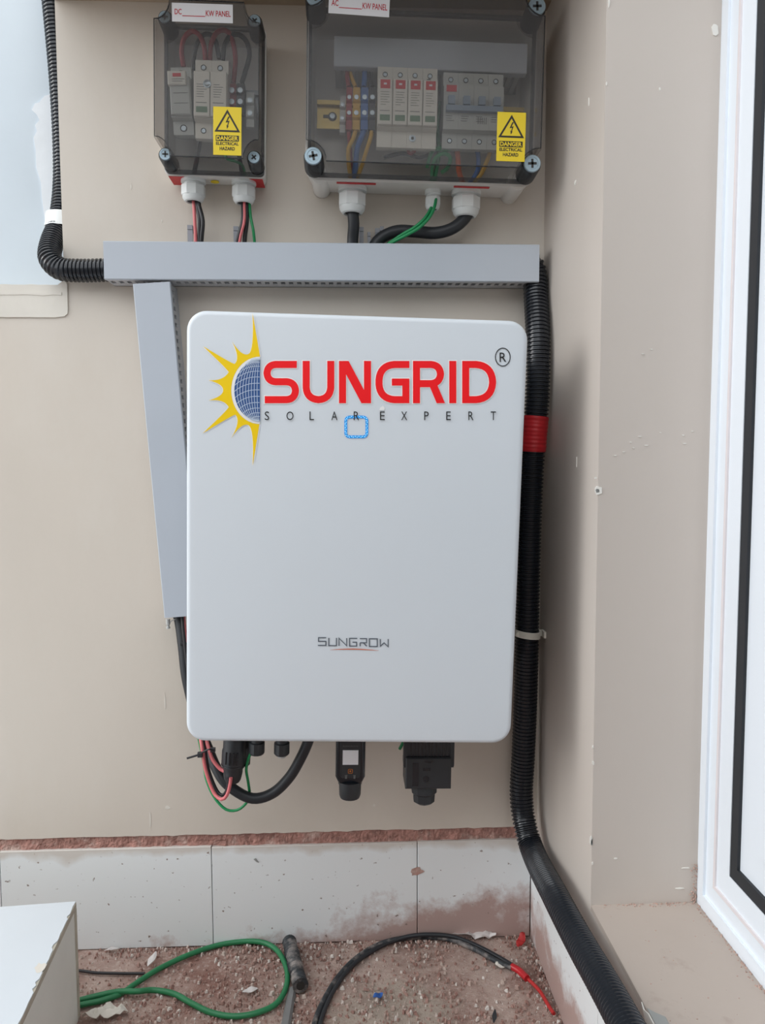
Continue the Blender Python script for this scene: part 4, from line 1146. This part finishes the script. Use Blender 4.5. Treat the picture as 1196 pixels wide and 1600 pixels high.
wire([(676,290,-.030),(676,262,-.045),(682,246,-.056),(694,240,-.060),(704,246,-.056),(700,262,-.045),(690,270,-.040)], .0026, 'green_wire', 'green earth wire curled above the small gland', GA)
wire([(678,290,-.030),(686,240,-.052),(684,200,-.045),(688,160,-.040)], .0026, 'green_wire', 'green wire climbing between surge protector and breaker', GA)
wire([(714,232,-.052),(716,248,-.050),(718,270,-.042),(726,290,-.030)], .0034, 'orange_wire', 'orange wire dropping below breaker to right gland', GA)
wire([(744,230,-.052),(748,245,-.050),(746,268,-.042),(732,290,-.030)], .0030, 'blue_wire', 'blue wire dropping below breaker to right gland', GA)
wire([(768,232,-.050),(762,250,-.050),(752,272,-.042),(735,290,-.030)], .0028, 'yellow_wire', 'yellow wire dropping below breaker behind label', GA)
wire([(690,230,-.052),(660,246,-.052),(630,240,-.050),(600,246,-.048)], .0026, 'black_wire', 'black wire crossing under the cream surge protector', GA)
wire([(636,226,-.052),(640,240,-.056),(648,236,-.056),(646,226,-.052)], .0024, 'red_wire', 'short red jumper under the cream surge protector', GA)

# ------------------------------------------------------------------ cables between boxes and ducts
def cab(pts, r, mat, label, group=None, n=12): return cable('cable', pts, r, mat, label, 'cable', group, n=n, step=.005)
GW = 'wires from the DC box into the duct'
cab([(301,306,-.0225),(303,318,-.0225),(304.5,345,-.024),(306,372,-.022),(306,388,-.020)], .0022, 'pink_wire', 'pink wire below the left DC gland', GW)
cab([(306,306,-.0225),(308,320,-.0225),(312,345,-.024),(311,388,-.020)], .0026, 'black_wire', 'black wire beside pink one below left DC gland', GW)
cab([(309,306,-.0225),(311,320,-.0240),(317,345,-.027),(315.5,370,-.024),(314,388,-.020)], .0027, 'black_wire', 'outer black wire bowing right below left DC gland', GW)
cab([(382,304,-.0225),(382,318,-.0260),(382,345,-.030),(376,370,-.026),(373,388,-.022)], .0018, 'pink_wire', 'thin pink wire below the right DC gland', GW)
cab([(380,304,-.0205),(380,318,-.0225),(379.5,345,-.026),(373,370,-.024),(370,388,-.020)], .0027, 'black_wire', 'left black wire below the right DC gland', GW)
cab([(386,304,-.0225),(386,318,-.0225),(386,345,-.024),(383,370,-.022),(382,388,-.020)], .0028, 'black_wire', 'right black wire below the right DC gland', GW)
cab([(389,304,-.0225),(390,318,-.0225),(392,340,-.026),(396,360,-.026),(399,388,-.020)], .0019, 'green_wire', 'green earth wire below the right DC gland', GW)
GC = 'cables from the AC box into the duct'
cab([(551,306,-.030),(551,326,-.030),(553,350,-.028),(551.5,372,-.022),(551,392,-.020)], .0074, 'black_cable', 'thick black cable straight below the left AC gland', GC, 16)
cab([(729,306,-.030),(733,328,-.030),(724,344,-.030),(705,358,-.030),(680,364,-.027),(650,362,-.022),(622,361,-.020),(600,369,-.018),(588,380,-.018),(580,396,-.018)], .0078, 'black_cable', 'thick black cable curving left from the right AC gland', GC, 16)
cab([(676,300,-.030),(677,316,-.032),(668,336,-.042),(650,354,-.044),(628,367,-.036),(606,382,-.026),(590,394,-.022)], .0021, 'green_wire', 'upper green earth wire sweeping from small AC gland', GC)
cab([(680,300,-.030),(681,316,-.0400),(673,337,-.044),(655,356,-.046),(632,369,-.040),(612,380,-.030),(597,394,-.024)], .0021, 'green_wire', 'lower green earth wire sweeping from small AC gland', GC)

# under the inverter, left corner
GU = 'cables under the inverter'
cab([(272,950,-.022),(280,968,-.025),(286,1010,-.035),(292,1060,-.045),(308,1125,-.055),(326,1172,-.075),(338,1200,-.088),(356,1226,-.098),(392,1247,-.104),(425,1240,-.104),(452,1215,-.106),(471,1183,-.110),(483,1155,-.114),(488,1135,-.118)], .0068, 'black_cable', 'thick black cable hanging in a U under the inverter', GU, 16)
cab([(287,950,-.026),(289,990,-.036),(298,1060,-.052),(310,1130,-.085),(316,1170,-.106),(322,1205,-.112),(334,1238,-.118),(346,1249,-.125),(355,1242,-.127),(360,1224,-.125),(361,1215,-.125)], .0022, 'pink_wire', 'pink wire looping under the string plug', GU)
cab([(284,952,-.030),(287,990,-.040),(296,1060,-.056),(312,1130,-.082),(320,1168,-.098),(325,1200,-.104),(337,1232,-.112),(347,1243,-.117),(355,1234,-.120),(358,1216,-.122)], .0022, 'black_wire', 'black wire following the pink loop under string plug', GU)
cab([(286,952,-.020),(292,1010,-.0400),(304,1080,-.050),(318,1140,-.082),(326,1168,-.100),(332,1186,-.108),(345,1202,-.112),(356,1206,-.116)], .0024, 'pink_wire', 'pink wire slanting behind the string plug', GU)
cab([(280,952,-.018),(284,1000,-.024),(300,1100,-.040),(318,1190,-.062),(322,1216,-.072),(334,1244,-.080),(352,1264,-.086),(370,1266,-.088),(384,1256,-.090),(390,1243,-.096),(388,1222,-.106),(385,1204,-.112),(387,1190,-.116),(392,1176,-.120),(395,1164,-.120)], .0018, 'green_wire', 'thin green earth wire rising to the middle port', GU)
cab([(625,1170,-.095),(631,1158,-.100),(636,1145,-.105),(640,1130,-.105)], .0020, 'green_wire', 'short green wire beside the power plug', GU)
# cable tie
tie = thing('cable_tie', at(325, 1172, Y=-.095), 0, 'black cable tie bunching wires under inverter corner', 'cable tie')
T0 = Vector(tie.location)
def atl(px, py, y): return at(px, py, Y=y)-T0
MB().tube(spline([atl(316,1176,-.112), atl(326,1171,-.116), atl(335,1172,-.108)], .003), .0011, 6).build('tie_band', 'black_plastic', tie)
p = atl(313,1179,-.112); MB().bbox((p.x-.003, p.y+.002, p.z-.003), (p.x+.003, p.y-.003, p.z+.003), .0005).build('tie_head', 'black_plastic', tie)
MB().tube(spline([atl(312,1179,-.112), atl(302,1182,-.115), atl(292,1185,-.118)], .003), .0014, 6).build('tie_tail', 'black_plastic', tie)
p = atl(333,1172,-.108); MB().bbox((p.x-.003, p.y+.002, p.z-.002), (p.x+.003, p.y-.003, p.z+.003), .0005).build('tie_knot', 'black_plastic', tie)
p = at(284, 1006, Y=-.042); b = MB(); b.bbox((p.x-.002,p.y+.012,p.z-.002),(p.x+.010,p.y-.001,p.z+.0015),.0005)
tag(b.build('cable_tie', 'black_plastic', origin=p), 'small black cable tie below the vertical duct', 'cable tie')

# ------------------------------------------------------------------ white tiled block, lower left
AB = R(4.7)
tb = bpy.data.objects.new('tiled_plinth', None); COL.objects.link(tb); tb.location = (-.340, -.133, 0); tb.rotation_euler = (0, 0, AB); tb.empty_display_size = .02
tag(tb, 'white tile-clad block with chipped edges in the lower left corner', 'block')
zt = .15
MB().box((-.55, -.62, .003), (-.010, -.010, zt-.0085)).build('block_core', 'concrete', tb)
# top tiles with chipped right edge
def top_tile(x0, x1, y0, y1, chipped):
    e = []
    N = 46
    for i in range(N+1):
        y = y1+(y0-y1)*i/N
        k = noise.noise(Vector((y*55, 2, 7)))*.0016+noise.noise(Vector((y*190, 2, 3)))*.0012
        if random.random() < .12: k -= .0025
        e.append((x1-.0015+min(0, k)*(1 if chipped else 0), y))
    poly = [(x0, y0), (x0, y1)]+e
    b = MB(); n = len(poly)
    b.v = [Vector((p[0], p[1], zt-.0006)) for p in poly]
    return poly
for (y0, y1) in [(-.2095, 0.0), (-.50, -.2105)]:
    poly = [(-.55, y0), (-.55, y1)]; e = []
    N = 40
    for i in range(N+1):
        y = y1+(y0-y1)*i/N; k = noise.noise(Vector((y*45, 2, 7)))*.0014+noise.noise(Vector((y*170, 2, 3)))*.0010
        if random.random() < .10: k -= .0026
        e.append((-.0012+min(.0004, k), y))
    poly += e
    glaze = MB().prism_y(poly, -.0, .0012)
    glaze.xf(Matrix(((1,0,0,0),(0,0,1,0),(0,1,0,zt-.0012),(0,0,0,1))))
    body = MB().box((-.55, y0, zt-.0085), (-.0006, y1, zt-.0012)).build('tile', 'tile_cut_edge', tb, 0)
    glaze.build('tile_glaze', 'tile_white_top', body, 20)
# side tile and the cut edge of the back tile
b = MB(); b.box((-.0095, -.62, .001), (-.0008, -.0100, zt-.0088)); b.build('tile', 'tile_side', tb, 0)
b = MB(); b.box((-.55, -.0098, .001), (-.0004, -.0002, zt-.0088)); b.build('tile', 'tile_cut_edge', tb, 0)
p = at(62, 1512, Z=zt); q = []
mw = Matrix.Translation(tb.location) @ Matrix.Rotation(AB, 4, 'Z'); pl_ = mw.inverted() @ p
for i in range(12):
    t = 2*math.pi*i/12; f_ = .6+.6*random.random(); q.append((pl_.x+.0065*f_*math.cos(t), pl_.y+.009*f_*math.sin(t), zt+.0002))
b = MB().add(q, [tuple(range(12))]); b.add([(v[0], v[1], zt-.0003) for v in q], [tuple(range(12))]); b.build('cream_stain', 'cream_filler', tb, 0)

# ------------------------------------------------------------------ things lying on the floor
def gpt(px, py, h=.0045): return at(px, py, Z=h)
def gcable(name, pts, r, mat, label, cat='cable', lift=None):
    P = [gpt(p[0], p[1], (p[2] if len(p) > 2 else r+.001)) for p in pts]
    o = MB().tube(spline(P, .005), r, 12).build(name, mat, None, 60, origin=P[0]); tag(o, label, cat); return o
gcable('cable', [(60,1585),(128,1570),(160,1563),(188,1553),(215,1535),(250,1513),(300,1490),(350,1475),(400,1471,.006),(430,1482,.006),(447,1510,.006),(448,1540,.006),(432,1568,.006),(400,1583,.006),(365,1588),(330,1582),(300,1568),(272,1553),(240,1547),(215,1549,.010),(180,1550,.007),(128,1562),(70,1578)], .0036, 'green_cable', 'green cable lying in a loop on the dusty floor')
gcable('wire', [(100,1515),(128,1517),(150,1520),(185,1521),(226,1521)], .0019, 'black_wire', 'short straight black wire beside the tiled block', 'wire')
near = gcable('cable', [(487,1625),(494,1592),(508,1560),(530,1525),(560,1495),(600,1473),(650,1464),(700,1467),(740,1482),(775,1501),(800,1512)], .0036, 'dusty_hose', 'black cable arching across the floor, nearer strand')
gcable('cable', [(496,1625),(503,1590),(517,1556),(541,1519),(572,1492),(612,1471),(655,1461,.010),(705,1463,.010),(746,1478),(782,1497),(800,1508)], .0030, 'black_cable', 'black cable arching across the floor, farther strand')
gcable('wire', [(798,1508),(812,1518),(828,1532),(845,1550),(858,1572),(866,1584)], .0024, 'scrap_red', 'red wire end past the black cable near right wall', 'wire')
P = [gpt(800,1510,.005), gpt(812,1517,.005), gpt(824,1529,.005)]
MB().tube([p-near.location for p in spline(P, .003)], .0046, 12).build('red_splice', 'red_tape', near)
# piece of hose, closed; a dark end disc paints the shaded opening
P = spline([gpt(452,1470,.012), gpt(457,1492,.012), gpt(463,1515,.012), gpt(470,1540,.012)], .0022)
rad = [.0092+.0009*math.sin(i*1.9)+.0012*noise.noise(p*90) for i, p in enumerate(P)]
b = MB(); b.tube(P, .009, 16, rad)
ho = b.build('hose_offcut', 'dusty_hose', origin=P[0]); tag(ho, 'dusty black hose offcut on the floor beside green loop', 'hose')
e = P[-1]; d = (P[-1]-P[-2]).normalized(); MB().tube([e-d*.001-P[0], e+d*.0008-P[0]], .0058, 14).build('opening_shade', 'hole_dark', ho)
a, c = gpt(457,1545,.004), gpt(446,1605,.004)
b = MB(); sd_ = Vector((.0052,0,0)); b.loft([[a-sd_+Vector((0,0,-.001)), a+sd_+Vector((0,0,-.001)), a+sd_*.5+Vector((0,0,.003)), a-sd_*.5+Vector((0,0,.003))],[c-sd_*1.2+Vector((0,0,-.001)), c+sd_*1.2+Vector((0,0,-.001)), c+sd_*.6+Vector((0,0,.003)), c-sd_*.6+Vector((0,0,.003))]])
tag(b.build('plastic_strip', 'grey_strip', origin=a), 'grey plastic strip lying below the hose offcut', 'strip')
# crumpled scraps: folded sheets with thickness
def scrap(name, px, py, lx, ly, rot, mat, label, amp=.004, seed=0, h0=.004, nx=12, ny=5, taper=True, cat='scrap', curl=.0):
    c = gpt(px, py, .0); b = MB(); top = []; 
    for j in range(ny+1):
        for i in range(nx+1):
            u = i/nx-.5; v = j/ny-.5
            wd = (1-abs(2*u)**1.5*.8) if taper else 1
            x = lx*u; y = ly*v*wd
            z = h0+amp*noise.noise(Vector((x*130, y*130, seed)))+amp*.6*noise.noise(Vector((x*330, y*330, seed+4)))+curl*(2*u)**2
            top.append(Vector((x*math.cos(rot)-y*math.sin(rot), x*math.sin(rot)+y*math.cos(rot), max(.0012, z))))
    n = len(top); b.v = [c+p for p in top]+[c+p-Vector((0,0,.0008)) for p in top]
    fs = [(j*(nx+1)+i, j*(nx+1)+i+1, (j+1)*(nx+1)+i+1, (j+1)*(nx+1)+i) for j in range(ny) for i in range(nx)]
    b.f = fs+[tuple(k+n for k in f[::-1]) for f in fs]
    bd = [i for i in range(nx+1)]+[(j)*(nx+1)+nx for j in range(1, ny+1)]+[ny*(nx+1)+i for i in range(nx-1, -1, -1)]+[j*(nx+1) for j in range(ny-1, 0, -1)]
    for k in range(len(bd)):
        p, q = bd[k], bd[(k+1) % len(bd)]; b.f.append((p, q, q+n, p+n))
    return tag(b.build(name, mat, origin=c), label, cat)
scrap('paper_scrap', 728, 1462, .088, .026, R(-16), 'paper_white', 'crumpled whitish paper scrap near the skirting', .006, 3, .008, 18, 6)
scrap('plastic_scrap', 814, 1478, .034, .012, R(62), 'scrap_red', 'curled red plastic scrap in the floor corner', .004, 9, .008, 10, 4, curl=.004)
scrap('plastic_scrap', 591, 1560, .014, .010, R(30), 'scrap_blue', 'tiny blue plastic scrap on the floor', .004, 12, .005, 6, 4, cat='scrap')
scrap('wire_offcut', 773, 1592, .022, .006, R(75), 'black_plastic', 'tiny dark green-black offcut at lower floor edge', .001, 15, .004, 6, 3)
scrap('mortar_flake', 238, 1508, .026, .010, R(80), 'paper_white', 'pale upright mortar flake near black wire end', .003, 22, .010, 5, 7, True, 'flake')
scrap('mortar_flake', 165, 1590, .055, .022, R(8), 'cream_filler', 'broad white plaster lump beside the tiled block', .006, 27, .008, 12, 6, True, 'flake')
scrap('mortar_flake', 175, 1488, .020, .008, R(12), 'paper_white', 'small white plaster flake under the skirting tile', .003, 31, .005, 6, 4, True, 'flake')
scrap('mortar_flake', 391, 1552, .020, .012, R(20), 'paper_white', 'pale flake inside the green cable loop', .003, 36, .005, 6, 4, True, 'flake')
scrap('mortar_flake', 782, 1512, .014, .010, R(-30), 'cream_filler', 'pinkish chip beside the red splice', .003, 41, .005, 6, 4, True, 'flake')
# rubble and grit nobody could count
b = MB()
def crumb(x, y, s):
    n = random.choice((4, 5)); base = [Vector((x+s*math.cos(2*math.pi*i/n+random.random()*.8)*random.uniform(.6,1.1), y+s*math.sin(2*math.pi*i/n+random.random()*.8)*random.uniform(.6,1.1), -.001)) for i in range(n)]
    h = s*random.uniform(.4, 1.0)
    topp = [Vector((x+(p.x-x)*random.uniform(.4,.8), y+(p.y-y)*random.uniform(.4,.8), .0005+h*random.uniform(.7,1.1))) for p in base]
    b.loft([base, topp])
for i in range(9000):
    x = -.42+.675*random.random(); y = -.003-.235*random.random()
    if x < -.32 and y < -.11: continue
    s = .0004+.0034*random.random()**4
    if noise.noise(Vector((x*9, y*9, 1))) < -.12 and random.random() < .6: continue
    crumb(x, y, s)
for i in range(900):
    x = -.36+.61*random.random(); crumb(x, -.003-.02*random.random()**2, .0004+.0022*random.random()**3)
for i in range(240):
    y = -.01-.22*random.random(); crumb(.2585-.015*random.random()**2, y, .0005+.0026*random.random()**2)
tag(b.build('rubble', 'rubble', smooth=0), 'loose brick crumbs and mortar grit scattered over the floor', 'rubble', kind='stuff')
